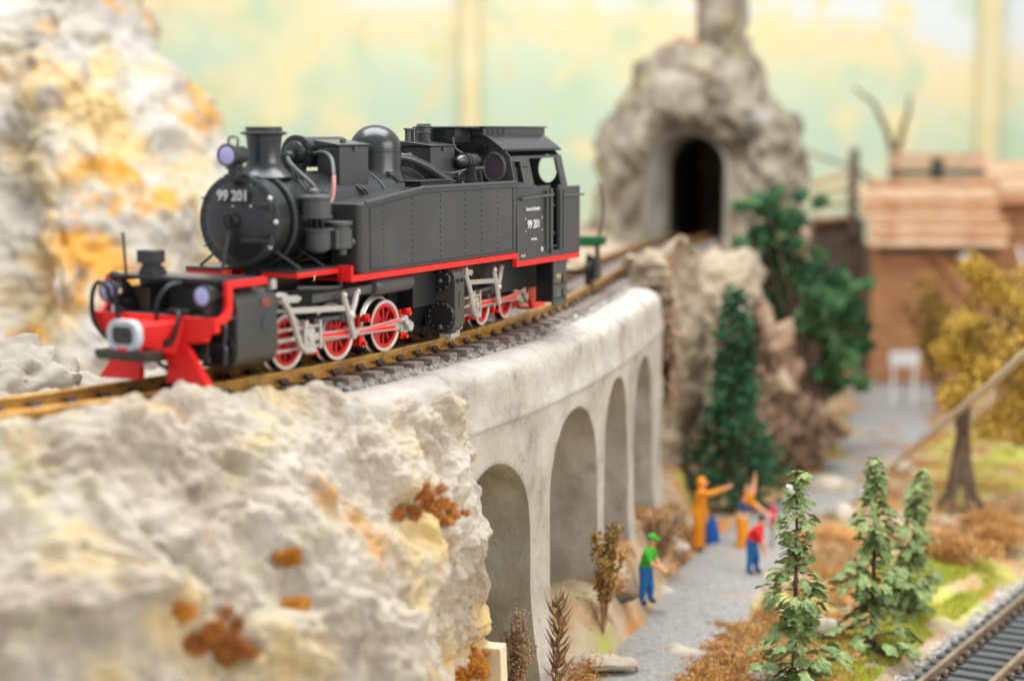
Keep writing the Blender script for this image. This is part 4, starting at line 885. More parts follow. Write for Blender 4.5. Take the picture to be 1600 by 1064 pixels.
# --- front bogie end: deck, beam, buffer, lamps
part('front_deck', 'black', MB(TF).box((-1.06, -3.10, 1.40), (1.06, -2.46, 1.45)), bevel=.012)
part('deck_back_wall', 'grey', MB(TF).box((-1.0, -2.50, .93), (1.0, -2.44, 1.40)).tube([(-.85, -2.53, 1.26), (.5, -2.53, 1.26)], .022, 8, sub=1).box((-.72, -2.56, 1.22), (-.48, -2.5, 1.30)))
part('front_platform', 'grey', MB(TF).box((-1.05, -3.30, .915), (1.05, -2.50, .945)))
for s in (-1, 1):
    oc = [(-2.26, 1.425), (-3.11, 1.425), (-3.11, 1.12)] + [(-3.11 - .20 * (1 - math.cos(R(a))), 1.12 - .17 * math.sin(R(a))) for a in range(15, 91, 15)] + [(-3.34, .95)]
    ic = [(-3.34, .87), (-3.20, .87)] + [(-3.20 + .19 * math.sin(R(a)), .87 + .2 * (1 - math.cos(R(a)))) for a in range(15, 91, 15)] + [(-3.005, 1.33), (-2.26, 1.33)]
    part('side_frame', 'red', MB(TF).prism(oc + ic, s * 1.0, s * 1.075, 'x'), bevel=.008)
bm_ = part('buffer_beam', 'red', MB(TF).prism([(-1.06, .93), (-1.06, .78), (-.98, .70), (-.90, .64), (-.70, .60), (.70, .60), (.86, .62), (.92, .72), (1.06, .76), (1.06, .93)], -3.36, -3.26, 'y').box((-1.07, -3.38, .905), (1.07, -3.30, .95)), bevel=.01)
part('draw_gear', 'red', MB(TF).rings([[(-.62, -3.34, .90), (.55, -3.34, .90), (.40, -3.34, .42), (-.40, -3.34, .42)], [(-.16, -3.90, .84), (.16, -3.90, .84), (.14, -3.90, .60), (-.14, -3.90, .60)]]).box((-.16, -3.9, .38), (.16, -3.3, .6)), bm_, bevel=.015)
def rrect(w, h, r, n=6):
    p = []
    for cx, cz, a0 in ((w - r, h - r, 0), (-w + r, h - r, 90), (-w + r, -h + r, 180), (w - r, -h + r, 270)):
        for k in range(n + 1): a = R(a0 + 90 * k / n); p.append((cx + r * math.cos(a), cz + r * math.sin(a)))
    return p
bu = MB(TF); o1 = rrect(.275, .205, .17); o2 = rrect(.185, .12, .08)
bu.rings([[(x, -3.88, .73 + z) for x, z in o1], [(x, -3.97, .73 + z) for x, z in o1], [(x * .97, -3.985, .73 + z * .97) for x, z in o1], [(x, -3.985, .73 + z) for x, z in o2], [(x, -3.95, .73 + z) for x, z in o2]], False)
part('buffer_ring', 'blued', bu, bm_)
part('buffer_face', 'black', MB(TF).rings([[(x, -3.90, .73 + z) for x, z in o2], [(x, -3.96, .73 + z) for x, z in o2]]).ball((.0, -3.965, .73), (.03, .02, .03), 8, 6), bm_)
part('coupler_plate', 'black', MB(TF).rings([[(-.47, -4.03, .53), (.44, -4.03, .53), (.44, -3.66, .53), (-.40, -3.66, .53)], [(-.43, -4.02, .40), (.42, -4.02, .40), (.42, -3.68, .40), (-.38, -3.68, .40)]]), bm_, bevel=.012)
part('coupler_hook', 'silver', MB(TF).cyl((.34, -3.9, .36), (.34, -3.75, .34), .055, n=12), bm_)
part('coupler_tongue', 'red', MB(TF).box((-.09, -4.0, .53), (.09, -3.93, .57)), bm_)
for s in (-1, 1):
    gd = MB(TF).rings([[(s * .12, -3.36, .62), (s * .52, -3.36, .62), (s * .52, -3.28, .62), (s * .12, -3.28, .62)], [(s * .22, -3.38, .32), (s * .72, -3.38, .36), (s * .72, -3.28, .36), (s * .22, -3.28, .32)], [(s * .24, -3.42, .055), (s * .96, -3.42, .055), (s * .96, -3.30, .055), (s * .24, -3.30, .055)]])
    part('rail_guard', 'red', gd, bevel=.012)
def lamp(T, c, r, handle=True, post=None, pn='headlamp'):
    x, y, z = c
    h = part(pn, 'black', MB(T).lathe([(r * .55, .34), (r * .8, .33), (r * .85, .28), (r * .88, .02), (r * 1.05, 0), (r * 1.05, -.05), (r * .95, -.05)], (x, y, z), (0, 1, 0), 30))
    part('lens', 'lens', MB(T).lathe([(.001, -.075), (r * .5, -.068), (r * .8, -.052), (r * .97, -.03), (r * .97, .0)], (x, y, z), (0, 1, 0), 30), h)
    if handle: part('lamp_handle', 'black', MB(T).tube([(x - .07, y + .12, z + r * .8), (x - .07, y + .12, z + r + .09), (x + .07, y + .12, z + r + .09), (x + .07, y + .12, z + r * .8)], .016, 8, sub=3), h)
    if post: part('lamp_bracket', 'black', MB(T).box((x - .06, y + .06, post), (x + .06, y + .18, z - r * .7)), h, bevel=.01)
    return h
lamp(None, (0, -4.36, 3.06), .155, True)
part('lamp_base', 'black', MB().box((-.10, -4.34, 2.72), (.10, -4.06, 2.80)).box((-.08, -4.28, 2.78), (.08, -4.1, 2.93)).box((-.14, -4.26, 2.86), (.14, -4.1, 2.89)), bevel=.012)
for s in (-1, 1): lamp(TF, (s * .83, -3.30, 1.235), .145, s < 0, .945)
part('hose_valve', 'offwhite', MB(TF).cyl((-.68, -3.36, .96), (-.68, -3.36, 1.06), .05, n=10)); part('hose_valve', 'offwhite', MB(TF).ball((-.64, -3.33, 1.24), .045))
hs = [[(-.55, -3.30, .94), (-.72, -3.42, 1.15), (-.72, -3.46, 1.30), (-.86, -3.5, 1.36), (-1.0, -3.46, 1.15), (-1.02, -3.42, .85), (-.85, -3.42, .64), (-.75, -3.40, .58)],
      [(-.62, -3.34, 1.33), (-.60, -3.42, 1.22), (-.58, -3.44, 1.0), (-.50, -3.46, .84), (-.42, -3.46, .76)],
      [(.30, -3.05, 1.36), (.20, -3.25, 1.34), (.14, -3.42, 1.15), (.13, -3.46, .85), (.13, -3.48, .55), (.18, -3.50, .34), (.32, -3.47, .26)],
      [(.16, -3.44, .78), (.26, -3.50, .63), (.38, -3.52, .60), (.46, -3.50, .68), (.48, -3.44, .86), (.44, -3.36, .98), (.30, -3.30, 1.02)]]
for h in hs: part('brake_hose', 'dark', MB(TF).tube(h, .032, 8))
part('hose_coupling', 'black', MB(TF).box((.30, -3.56, .56), (.44, -3.47, .66)).box((.2, -3.32, .95), (.56, -3.18, 1.04)), bevel=.015)
part('hose_tap', 'pink', MB(TF).cyl((.22, -3.46, .57), (.22, -3.52, .57), .045, n=10))
part('uncoupling_lever', 'black', MB(TF).cyl((-.74, -3.06, 1.44), (-.78, -3.06, 2.02), .021, n=8))
part('deck_valve_box', 'black', MB(TF).box((-.60, -3.0, 1.60), (-.30, -2.75, 1.78)).box((-.55, -2.96, 1.54), (-.34, -2.78, 1.62)).prism([(-.59, 1.45), (-.29, 1.45), (-.34, 1.56), (-.53, 1.56)], -3.0, -2.72, 'y'), bevel=.012)
part('deck_bracket', 'silver', MB(TF).box((1.0, -2.15, 1.25), (1.06, -2.04, 1.38)))

# engine driver seen through the cab window
drv = empty('person', BM @ Vector((.86, 3.10, 1.30)), -PHI)
tag(drv, 'engine driver in grey jacket seen through the small front cab window', 'person')
b = MB().lathe([(.15, 0), (.16, .3), (.16, .7), (.18, .95), (.16, 1.1), (.09, 1.18), (.075, 1.25)], (0, 0, 0), (0, 0, 1), 18); b.build('jacket', 'grey', drv)
h_ = MB().ball((0, 0, 1.40), (.115, .13, .16), 16, 12).ball((.12, -.02, 1.40), (.03, .03, .035), 8, 6).ball((.0, .12, 1.4), (.02, .03, .03), 8, 6).build('head', 'skin', drv)
MB().lathe([(.13, 0), (.14, .03), (.12, .1), (.02, .13)], (0, 0, 1.47), (0, 0, 1), 16).box((.0, -.1, 1.465), (.2, .1, 1.485)).build('cap', 'dark', drv)

# small green trolley behind the cab
tp = track(19.4); tr = empty('rail_trolley', (tp[0], tp[1], -.1), -tp[2])
tag(tr, 'small green rail trolley standing on the track behind the cab', 'trolley')
MB().box((-.95, -.06, 1.0), (.95, .06, 1.19)).build('headstock', 'greenpaint', tr, bevel=.02)
MB().box((-.8, .06, .95), (.8, .75, 1.02)).build('deck', 'dark', tr, bevel=.02)
for s in (-1, 1):
    w_ = MB().lathe([(.0, .05), (.1, .06), (.3, .05), (.36, .05), (.36, -.03), (.42, -.04), (.42, -.07), (0, -.07)], (s * .56, .3, .37), (s, 0, 0), 28).build('wheel', 'dark', tr)
    MB().prism([(-.1, .2), (.7, .2), (.35, .95), (.15, .95)], s * .68, s * .75, 'x').build('side_frame', 'dark', tr, bevel=.01)
MB().tube([(.78, 0, 1.15), (.82, .0, 1.35), (.88, .0, 1.7), (.86, 0, 2.1), (.80, .0, 2.35)], .035, 8).build('brake_lever', 'bark', tr)
MB().cyl((-.5, .3, .37), (.5, .3, .37), .05, n=10).build('axle', 'dark', tr)
MB().box((-.12, -.35, .6), (.12, -.06, .8)).ball((0, -.4, .7), (.16, .08, .12)).build('coupler', 'dark', tr)

# ================================================================== SCENERY DETAIL
from mathutils.bvhtree import BVHTree
def pixray(x, y):
    c_, s_ = math.cos(math.atan(327 / 2800)), math.sin(math.atan(327 / 2800)); v = -(y - 532) / 2800
    return Vector(((x - 800) / 2800, c_ + v * s_, -s_ + v * c_)).normalized()
def gpix(x, y, z=GZ):
    d = pixray(x, y)
    for _ in range(6):
        p = Vector((0, 0, 3.4)) + d * ((z - 3.4) / d.z); z = .5 * z + .5 * gz(p.x, p.y)
    return Vector((p.x, p.y, gz(p.x, p.y)))
rkb = BVHTree.FromPolygons([v.co[:] for v in rk.data.vertices], [tuple(p.vertices) for p in rk.data.polygons])

# --- tufts of flakes (moss, lichen, heather)
def flakes(b, c, r, n, size, rnd, nrm=None, shell=.35, asp=.55):
    c = Vector(c)
    for _ in range(n):
        d = Vector((rnd.gauss(0, 1), rnd.gauss(0, 1), rnd.gauss(0, 1))).normalized()
        if nrm is not None and d.dot(nrm) < 0: d = d - 2 * d.dot(nrm) * nrm
        q = shell + (1 - shell) * rnd.random() ** .5
        lump = .75 + .5 * noise.noise(Vector((d.x * 2.2 + c.x, d.y * 2.2 + c.y, d.z * 2.2 + c.z)))
        p = c + Vector((d.x * r[0], d.y * r[1], d.z * r[2])) * q * lump
        a = Vector((rnd.gauss(0, 1), rnd.gauss(0, 1), rnd.gauss(0, 1))).normalized(); e = a.orthogonal().normalized(); f = a.cross(e); w = size * rnd.uniform(.6, 1.35)
        b.add([p - e * w, p + f * w * asp + a * w * .25, p + e * w, p - f * w * asp + a * w * .2], [(0, 1, 2), (0, 2, 3)])
rnd = random.Random(21)
MOSS = [(672, 792, .52, .30, 'rust', 900, 'rust brown moss tuft in the hollow beside the first arch'), (345, 1000, .42, .36, 'rust', 900, 'blurred rust moss patch low on the foreground rock'),
        (748, 1046, .42, .28, 'amber', 900, 'amber moss tuft at the foot of the rock beside the cream chip'), (452, 868, .10, .07, 'amber', 160, 'small amber moss spot in the middle of the rock face'),
        (462, 945, .12, .07, 'amber', 140, 'small amber moss spot low in the middle of the rock face'), (285, 960, .11, .14, 'amber', 200, 'small ochre moss spot left of the rust patch')]
for x, y, rx, rz, mm, n_, lb in MOSS:
    hit, nm, _, _ = rkb.ray_cast(Vector((0, 0, 3.4)), pixray(x, y))
    if hit is None: continue
    if nm.dot(pixray(x, y)) > 0: nm = -nm
    b = MB(); dist = (hit - Vector((0, 0, 3.4))).length; nk = max(10, n_ // 22)
    for k in range(nk):
        a = rnd.uniform(0, 6.28); q = rnd.random() ** .55 * (.75 + .4 * math.sin(a * 3 + x)); h2, n2, _, _ = rkb.ray_cast(Vector((0, 0, 3.4)), pixray(x + math.cos(a) * q * rx * 2800 / dist, y + math.sin(a) * q * rz * 2800 / dist))
        if h2 is None or (h2 - hit).length > 1.2: continue
        if n2.dot(pixray(x, y)) > 0: n2 = -n2
        flakes(b, h2, (.15, .15, .12), 90, .045, rnd, n2, .1, .13)
    o = b.build('moss_tuft', mm, None, smooth=None); tag(o, lb, 'moss', 'moss tufts on the foreground rock')
hit = rkb.ray_cast(Vector((0, 0, 3.4)), pixray(762, 1040))[0] or Vector((-.4, 27.4, -4.7))
ch = empty('wood_chip', hit + Vector((.12, -.28, -.2)), R(-20)); tag(ch, 'cream square wood chip resting at the foot of the rock', 'wood chip')
MB().rings([[(-.17, -.16, -.3), (.19, -.16, -.3), (.19, .12, -.3), (-.17, .12, -.3)], [(-.19, -.16, .36), (.17, -.17, .37), (.17, .10, .40), (-.18, .11, .39)]]).build('chip_block', 'cream', ch, bevel=.02)

# --- lichen and heather over the ground: a mass nobody could count
b = MB(); rnd = random.Random(4)
ZON = [((900, 1110), (1025, 1075), 46), ((1090, 1190), (975, 1075), 40), ((930, 985), (895, 930), 8), ((1170, 1330), (940, 1075), 50), ((985, 1075), (800, 900), 24), ((1230, 1480), (630, 770), 95), ((1230, 1330), (800, 930), 26), ((1420, 1600), (670, 800), 40), ((1180, 1330), (560, 700), 30), ((1440, 1600), (595, 660), 26), ((1130, 1230), (700, 770), 20)]
for (x0, x1), (y0, y1), n_ in ZON:
    for _ in range(n_):
        p = gpix(rnd.uniform(x0, x1), rnd.uniform(y0, y1)); r_ = rnd.uniform(.18, .45)
        flakes(b, p, (r_ * 1.4, r_ * 1.4, r_ * .55), 190, rnd.choice((.022, .03, .04)), rnd, Vector((0, 0, 1)), .1)
o = b.build('ground_lichen', 'lichen', None, smooth=None); tag(o, 'ochre and orange lichen ground cover around the path and trees', 'ground cover', kind='stuff')
for x, y, r_, n_, lb in [(1500, 880, 1.05, 2200, 'large orange brown heather bush left of centre behind the grass strip'), (1575, 870, 1.1, 2200, 'large orange brown heather bush at the right edge above the lower track'), (1545, 835, 1.0, 1500, 'orange brown heather bush at the back of the right hand clump')]:
    b = MB(); p = gpix(x, y); 
    for k in range(7): flakes(b, p + Vector((rnd.uniform(-.7, .7), rnd.uniform(-.5, .5), rnd.uniform(.05, .35))), (r_ * .5, r_ * .5, r_ * .42), n_ // 3, .036, rnd, Vector((0, 0, 1)), .45)
    o = b.build('heather_bush', 'lichen', None, smooth=None); tag(o, lb, 'bush', 'heather bushes behind the lower track')
b = MB(); rnd = random.Random(19)
for (x0, x1), (y0, y1), n_ in [((1150, 1420), (640, 1064), 9000), ((900, 1200), (960, 1075), 3500), ((1380, 1600), (620, 880), 6000), ((940, 1090), (790, 960), 4000), ((1190, 1340), (840, 1064), 5000)]:
    for _ in range(n_):
        x, y = rnd.uniform(x0, x1), rnd.uniform(y0, y1)
        if noise.noise(Vector((x * .02, y * .035, 8))) < -.12: continue
        p = gpix(x, y); dd = min(math.hypot(p.x - q[0], p.y - q[1]) - q[2] for q in P[::3])
        if dd < .05 or abs((p.x - 7.85) * math.cos(R(30.7)) - (p.y - 30.9) * math.sin(R(30.7))) < 1.6: continue
        a = rnd.uniform(0, 6.28); w = Vector((math.cos(a), math.sin(a), 0)) * .022; t = Vector((rnd.gauss(0, .07), rnd.gauss(0, .07), rnd.uniform(.06, .2)))
        b.add([p - w, p + w, p + t], [(0, 1, 2)])
o = b.build('dry_grass', 'straw', None, smooth=None); tag(o, 'straw coloured dry grass and scrub over the valley floor', 'grass', kind='stuff')
# --- static grass
b = MB(); rnd = random.Random(9)
for (x0, x1), (y0, y1), n_ in [((1370, 1545), (878, 1010), 15000), ((1290, 1420), (995, 1075), 8000), ((1460, 1600), (690, 790), 5000), ((1270, 1330), (660, 740), 2500)]:
    for _ in range(n_):
        x, y = rnd.uniform(x0, x1) + rnd.gauss(0, 14), rnd.uniform(y0, y1) + rnd.gauss(0, 8)
        if noise.noise(Vector((x * .018, y * .03, 3))) < -.22: continue
        p = gpix(x, y); k = (p.x - 7.85) * math.cos(R(30.7)) - (p.y - 30.9) * math.sin(R(30.7))
        if k > -1.55: continue
        a = rnd.uniform(0, 6.28); w = Vector((math.cos(a), math.sin(a), 0)) * .016; t = Vector((rnd.gauss(0, .04), rnd.gauss(0, .04), rnd.uniform(.06, .15)))
        b.add([p - w, p + w, p + t], [(0, 1, 2)])
o = b.build('grass', 'grass', None, smooth=None); tag(o, 'bright yellow green grass strip beside the lower track and far lawn', 'grass', kind='stuff')

# --- trees
LEAF = []
rnd = random.Random(2)
for k in range(5):
    b = MB(); n = 11; vs = [(0, 0, .02)]
    for i in range(n):
        a = 2 * math.pi * i / n; r_ = (1 if i % 2 else .70) * rnd.uniform(.85, 1.12) * (.62 if abs(math.sin(a)) > .5 else 1.)
        x, y = math.cos(a) * r_ + .45, math.sin(a) * r_ * .85; vs.append((x, y, -.28 * y * y - .22 * (x - .3) ** 2 + .1 * rnd.uniform(-1, 1)))
    b.add(vs, [(0, 1 + i, 1 + (i + 1) % n) for i in range(n)]); me = b.mesh('leaf', None); me.materials.append(M['leaf']); LEAF.append(me)
def leafy(loc, H, spread, n, label, seed, base=False, lean=0.0, size=.275):
    rnd = random.Random(seed); t = empty('conifer_tree', loc); tag(t, label, 'tree', 'small leafy conifers beside the path')
    MB().taper([(lean * k / 6 * H, 0, k / 6 * H) for k in range(7)], .055, .018, 8).build('trunk', 'bark', t)
    if base: MB().lathe([(.30, 0), (.32, .03), (.24, .07), (.10, .09), (.09, .2)], (0, 0, -.02), (0, 0, 1), 20).build('base_disc', 'hair', t)
    for k in range(n):
        h = .05 + .95 * (k + rnd.random()) / n; a = k * 2.39996 + rnd.uniform(-.5, .5)
        r_ = spread * (1 - h) ** .75 * (.62 + .38 * math.sin(h * 22 + seed)) * rnd.uniform(.25, 1.) + .03
        z = h * H - .22 * r_; p = Vector((lean * h * H + math.cos(a) * r_, math.sin(a) * r_, z))
        o = bpy.data.objects.new('leaf', LEAF[rnd.randrange(5)]); col.objects.link(o); o.parent = t; o.location = p
        o.rotation_euler = (rnd.uniform(-.6, .6), rnd.uniform(-.1, .75), a + rnd.uniform(-.5, .5)); q = size * rnd.uniform(.7, 1.25) * (.6 + .5 * (1 - h)); o.scale = (q, q, q)
    b = MB()
    for k in range(26):
        h = .08 + .85 * k / 26; a = k * 2.4; r_ = spread * (1 - h) ** .75 * .7; x = lean * h * H
        b.taper([(x, 0, h * H), (x + math.cos(a) * r_ * .5, math.sin(a) * r_ * .5, h * H + .03), (x + math.cos(a) * r_, math.sin(a) * r_, h * H - .15 * r_)], .016, .006, 5)
    b.build('branches', 'bark', t, kind='stuff')
p = gpix(1240, 1085); leafy(p, 4.05, .98, 290, 'tall olive green conifer with a white tip nearest the camera', 3)
MB().ball((0, 0, 0), (.06, .06, .09), 8, 6).ball((-.05, 0, .05), .04).ball((.04, .01, -.05), .045).build('snow_tip', 'white', bpy.data.objects['conifer_tree']).location = (-.13, -.08, 3.72)
p = gpix(1362, 1016); leafy(p, 3.75, 1.05, 290, 'olive green conifer standing on a grey base disc in the grass', 5, True)
p = gpix(1412, 960); leafy(p, 3.0, .72, 200, 'shorter conifer leaning right behind the one on the base disc', 8, lean=.10)
def fir(loc, H, spread, m, label, seed, dens=1.0, name='fir_tree', lobes=0.25, size=.12, pw=.85):
    rnd = random.Random(seed); t = empty(name, loc); tag(t, label, 'tree')
    MB().taper([(0, 0, k / 5 * H * .96) for k in range(6)], .14, .02, 8).build('trunk', 'bark', t)
    b = MB(); nb = int(95 * dens)
    for k in range(nb):
        h = .06 + .93 * (k / nb) ** .9; a = k * 2.4 + rnd.uniform(-.3, .3); L_ = spread * (1 - h) ** pw * rnd.uniform(.6, 1.1) * (1 + lobes * math.sin(a * 2 + h * 9)) + .06
        for i in range(int(10 + 46 * L_ / spread)):
            q = rnd.random() ** .6; r_ = L_ * q
            p = Vector((math.cos(a) * r_, math.sin(a) * r_, h * H - .28 * r_ * q)) + Vector((rnd.gauss(0, .11), rnd.gauss(0, .11), rnd.gauss(0, .09)))
            d = Vector((math.cos(a) + rnd.gauss(0, .5), math.sin(a) + rnd.gauss(0, .5), rnd.gauss(-.1, .45))).normalized(); e = d.orthogonal().normalized(); e.rotate(Matrix.Rotation(rnd.uniform(0, 6.28), 3, d)); w = size * rnd.uniform(.7, 1.4)
            b.add([p, p + d * w * .6 + e * w * .28, p + d * w * 1.3, p + d * w * .6 - e * w * .28], [(0, 1, 2, 3)])
    b.build('crown', m, t, smooth=None); return t
fir(gpix(1144, 800), 5.8, 1.45, 'fir', 'dark green fir tree at the end of the viaduct behind the figures', 4, 1.5, size=.17, pw=1.15, lobes=.45)
bu_ = empty('green_bush', (8.9, 52.5, -5.8)); tag(bu_, 'loose irregular mid green bush hanging below the tunnel hill', 'bush'); b = MB(); f = MB(); rnd = random.Random(31); org = bu_.location.copy()
for x, y, r_ in [(1200, 322, .5), (1232, 348, .6), (1188, 370, .5), (1205, 415, .8), (1252, 425, .75), (1222, 462, .7), (1285, 475, .8), (1318, 455, .5), (1295, 520, .75), (1335, 492, .45), (1318, 562, .6), (1300, 605, .45), (1262, 500, .5), (1335, 540, .4)]:
    p = Vector(at(x, y, 52.5 + rnd.uniform(-.8, .8))) - org; flakes(f, p, (r_, r_, r_ * .8), int(420 * r_), .15, rnd, None, .2)
    for q in range(5): flakes(f, p + Vector((rnd.gauss(0, r_ * .9), rnd.gauss(0, .5), rnd.gauss(0, r_ * .9))), (r_ * .55, r_ * .5, r_ * .4), 70, .14, rnd, None, .1)
    b.taper([(0, 0, 0), (p.x * .4, p.y * .4, p.z * .55), tuple(p)], .12, .02, 6)
b.build('stem', 'bark', bu_); f.build('crown', 'fir2', bu_, smooth=None)
# yellow autumn tree with spreading roots
yt = empty('autumn_tree', gpix(1500, 800)); tag(yt, 'yellow autumn tree with dark spreading roots at the right edge', 'tree')
b = MB(); b.taper([(0, 0, 2.2), (.05, 0, 3.2), (.5, 0, 4.4), (.9, .1, 5.4)], .22, .06, 8)
for a in range(0, 360, 45): b.taper([(.02, 0, 2.3), (.16 * math.cos(R(a)), .16 * math.sin(R(a)), 1.3), (.38 * math.cos(R(a + 8)), .38 * math.sin(R(a + 8)), .45), (.75 * math.cos(R(a + 12)), .6 * math.sin(R(a + 12)), -.05)], .16, .05, 7)
for x, y, z in ((1.8, .3, 4.2), (-.2, .2, 4.6), (1.6, -.3, 5.6), (.6, .4, 6.2), (2.4, .2, 5.0)): b.taper([(.05, 0, 2.9), (x * .5, y * .5, (z + 2.9) / 2 + .2), (x, y, z)], .09, .02, 6)
b.build('trunk', 'bark', yt)
b = MB(); rnd = random.Random(12)
for c_, r_ in [((.9, 0, 4.4), 1.0), ((.1, .1, 4.8), .7), ((1.7, 0, 5.2), .95), ((.8, .2, 5.8), .8), ((2.3, .1, 4.2), .9), ((1.5, .1, 3.4), .8), ((.3, -.2, 3.7), .75), ((2.2, .3, 3.0), .8), ((-.3, .1, 4.2), .6), ((1.2, -.2, 2.7), .7), ((2.6, 0, 5.8), .8), ((.2, 0, 6.3), .5), ((.7, -.3, 2.3), .55), ((1.7, -.1, 2.1), .6), ((2.6, 0, 2.2), .6), ((-.3, -.2, 3.1), .5), ((1.9, 0, 6.3), .6)]: flakes(b, c_, (r_ * 1.15, r_ * 1.15, r_), 900, .065, rnd, None, .1)
b.build('crown', 'yellowleaf', yt, smooth=None)
# olive shrub by the pillars
def shrub(nm, loc, H, spread, m, label, seed, n=9, fl=60, sz=.07, cat='shrub'):
    rnd = random.Random(seed); t = empty(nm, loc); tag(t, label, cat); b = MB(); f = MB()
    for k in range(n):
        a = rnd.uniform(0, 6.28); r_ = spread * rnd.uniform(.2, 1); h = H * rnd.uniform(.55, 1)
        pts = [(0, 0, 0), (math.cos(a) * r_ * .3, math.sin(a) * r_ * .3, h * .5), (math.cos(a) * r_, math.sin(a) * r_, h)]; b.taper(pts, .03, .008, 5)
        for q in (.45, .6, .75, .88, 1.): flakes(f, (math.cos(a) * r_ * q * q, math.sin(a) * r_ * q * q, h * q), (.16, .16, .16), fl // 5, sz, rnd)
    b.build('stem', 'dry', t); f.build('leaves', m, t, smooth=None, kind='stuff')
shrub('dry_shrub', Vector(off(12.7, 2.25, gz(off(12.7, 2.25).x, off(12.7, 2.25).y))), 2.2, .42, 'olive', 'olive brown dry shrub in front of the third arch', 1, 12, 70, .06)
shrub('dry_shrub', Vector(off(18.2, 2.35, gz(off(18.2, 2.35).x, off(18.2, 2.35).y))), 1.3, .55, 'dry', 'low brown dry shrub between the viaduct foot and the orange figure', 2, 14, 40, .05)
shrub('dry_shrub', (14.6, 61.0, -6.2), 4.7, 1.5, 'olive', 'ochre and olive bush in front of the cabin wall', 3, 26, 90, .16)
# dried plants at the foot of the first arch
def lichen_twig(loc, H, spread, label, seed):
    rnd = random.Random(seed); t = empty('dried_plant', loc); tag(t, label, 'plant', 'dried plants below the first arch'); b = MB(); f = MB()
    for k in range(16):
        a = rnd.uniform(0, 6.28); r_ = spread * rnd.uniform(.15, 1); h = H * (1 - .45 * r_ / spread) * rnd.uniform(.7, 1); b.taper([(0, 0, 0), (math.cos(a) * r_ * .4, math.sin(a) * r_ * .4, h * .5), (math.cos(a) * r_, math.sin(a) * r_, h)], .018, .006, 5)
        for i in range(46):
            q = .3 + .7 * rnd.random(); c_ = (math.cos(a) * r_ * q ** 1.5 + rnd.gauss(0, .05), math.sin(a) * r_ * q ** 1.5 + rnd.gauss(0, .05), h * q + rnd.gauss(0, .05)); f.ball(c_, rnd.uniform(.014, .03), 5, 4)
    b.build('stem', 'dry', t); f.build('seed_heads', 'dry', t, smooth=None, kind='stuff')
def at2(x, y, Y): return Vector(at(x, y, Y))
lichen_twig(at2(806, 1110, 28.2), 1.85, .55, 'brown bobbly dried plant beside the cream chip', 1)
dp = empty('dried_plant', at2(872, 1120, 28.8)); tag(dp, 'brown dried stem with pointed leaves in front of the first pier', 'plant', 'dried plants below the first arch')
b = MB(); b.taper([(0, 0, 0), (-.03, 0, .8), (.02, 0, 1.5), (.0, 0, 2.0)], .035, .012, 7); b.build('stem', 'dry', dp)
rnd = random.Random(8)
for k in range(46):
    h = .5 + 1.5 * k / 46; a = k * 2.4; d = Vector((math.cos(a) * .8, math.sin(a) * .8, rnd.uniform(.5, 1.1))).normalized(); L_ = rnd.uniform(.26, .44); e = d.cross(Vector((0, 0, 1))).normalized(); p0 = Vector((0, 0, h)); w = rnd.uniform(.04, .065)
    b = MB().add([p0, p0 + d * L_ * .5 + e * w - Vector((0, 0, .02)), p0 + d * L_ + Vector((0, 0, .06)), p0 + d * L_ * .5 - e * w - Vector((0, 0, .02))], [(0, 1, 2), (0, 2, 3)]); b.build('leaf', 'dry', dp, smooth=None)

# --- stones and slabs
for x, y, r_, mm, lb, sd in [(970, 935, (.42, .35, .3), 'stonebrown', 'dark brown boulder at the foot of the viaduct by the green shirted figure', 1), (1300, 775, (.75, .5, .45), 'stone', 'pale boulder behind the nearest conifer', 2), (1318, 812, (.45, .4, .3), 'stone', 'smaller pale boulder in front of the pale one behind the conifer', 3),
                              (1040, 930, (.28, .25, .18), 'stone', 'small tan stone on the path beside the green shirted figure', 4), (925, 1040, (.9, .4, .2), 'stone', 'flat cream slab at the near edge of the path', 5), (1060, 1030, (.6, .4, .25), 'stone', 'cream stone among the ochre lichen at the bottom', 6),
                              (1290, 1000, (.42, .4, .42), 'stone', 'cream upright stone between the two front conifers', 7), (1215, 1062, (.6, .5, .2), 'stone', 'flat pale stone at the bottom edge left of the nearest conifer', 8), (1050, 860, (.5, .4, .22), 'stone', 'pale stone beside the feet of the orange hooded figure', 9),
                              (1245, 690, (.9, .6, .55), 'stone', 'pale boulder in the middle distance right of the dark fir', 10), (1400, 735, (.6, .5, .3), 'stone', 'pale stone at the lower end of the rope', 11)]:
    p = gpix(x, y); o = boulder('stone', (0, 0, 0), r_, .22, 2.2, mm, seed=sd * 3., lev=3); o.location = p + Vector((0, 0, r_[2] * .35)); tag(o, lb, 'stone', 'loose stones on the ground')

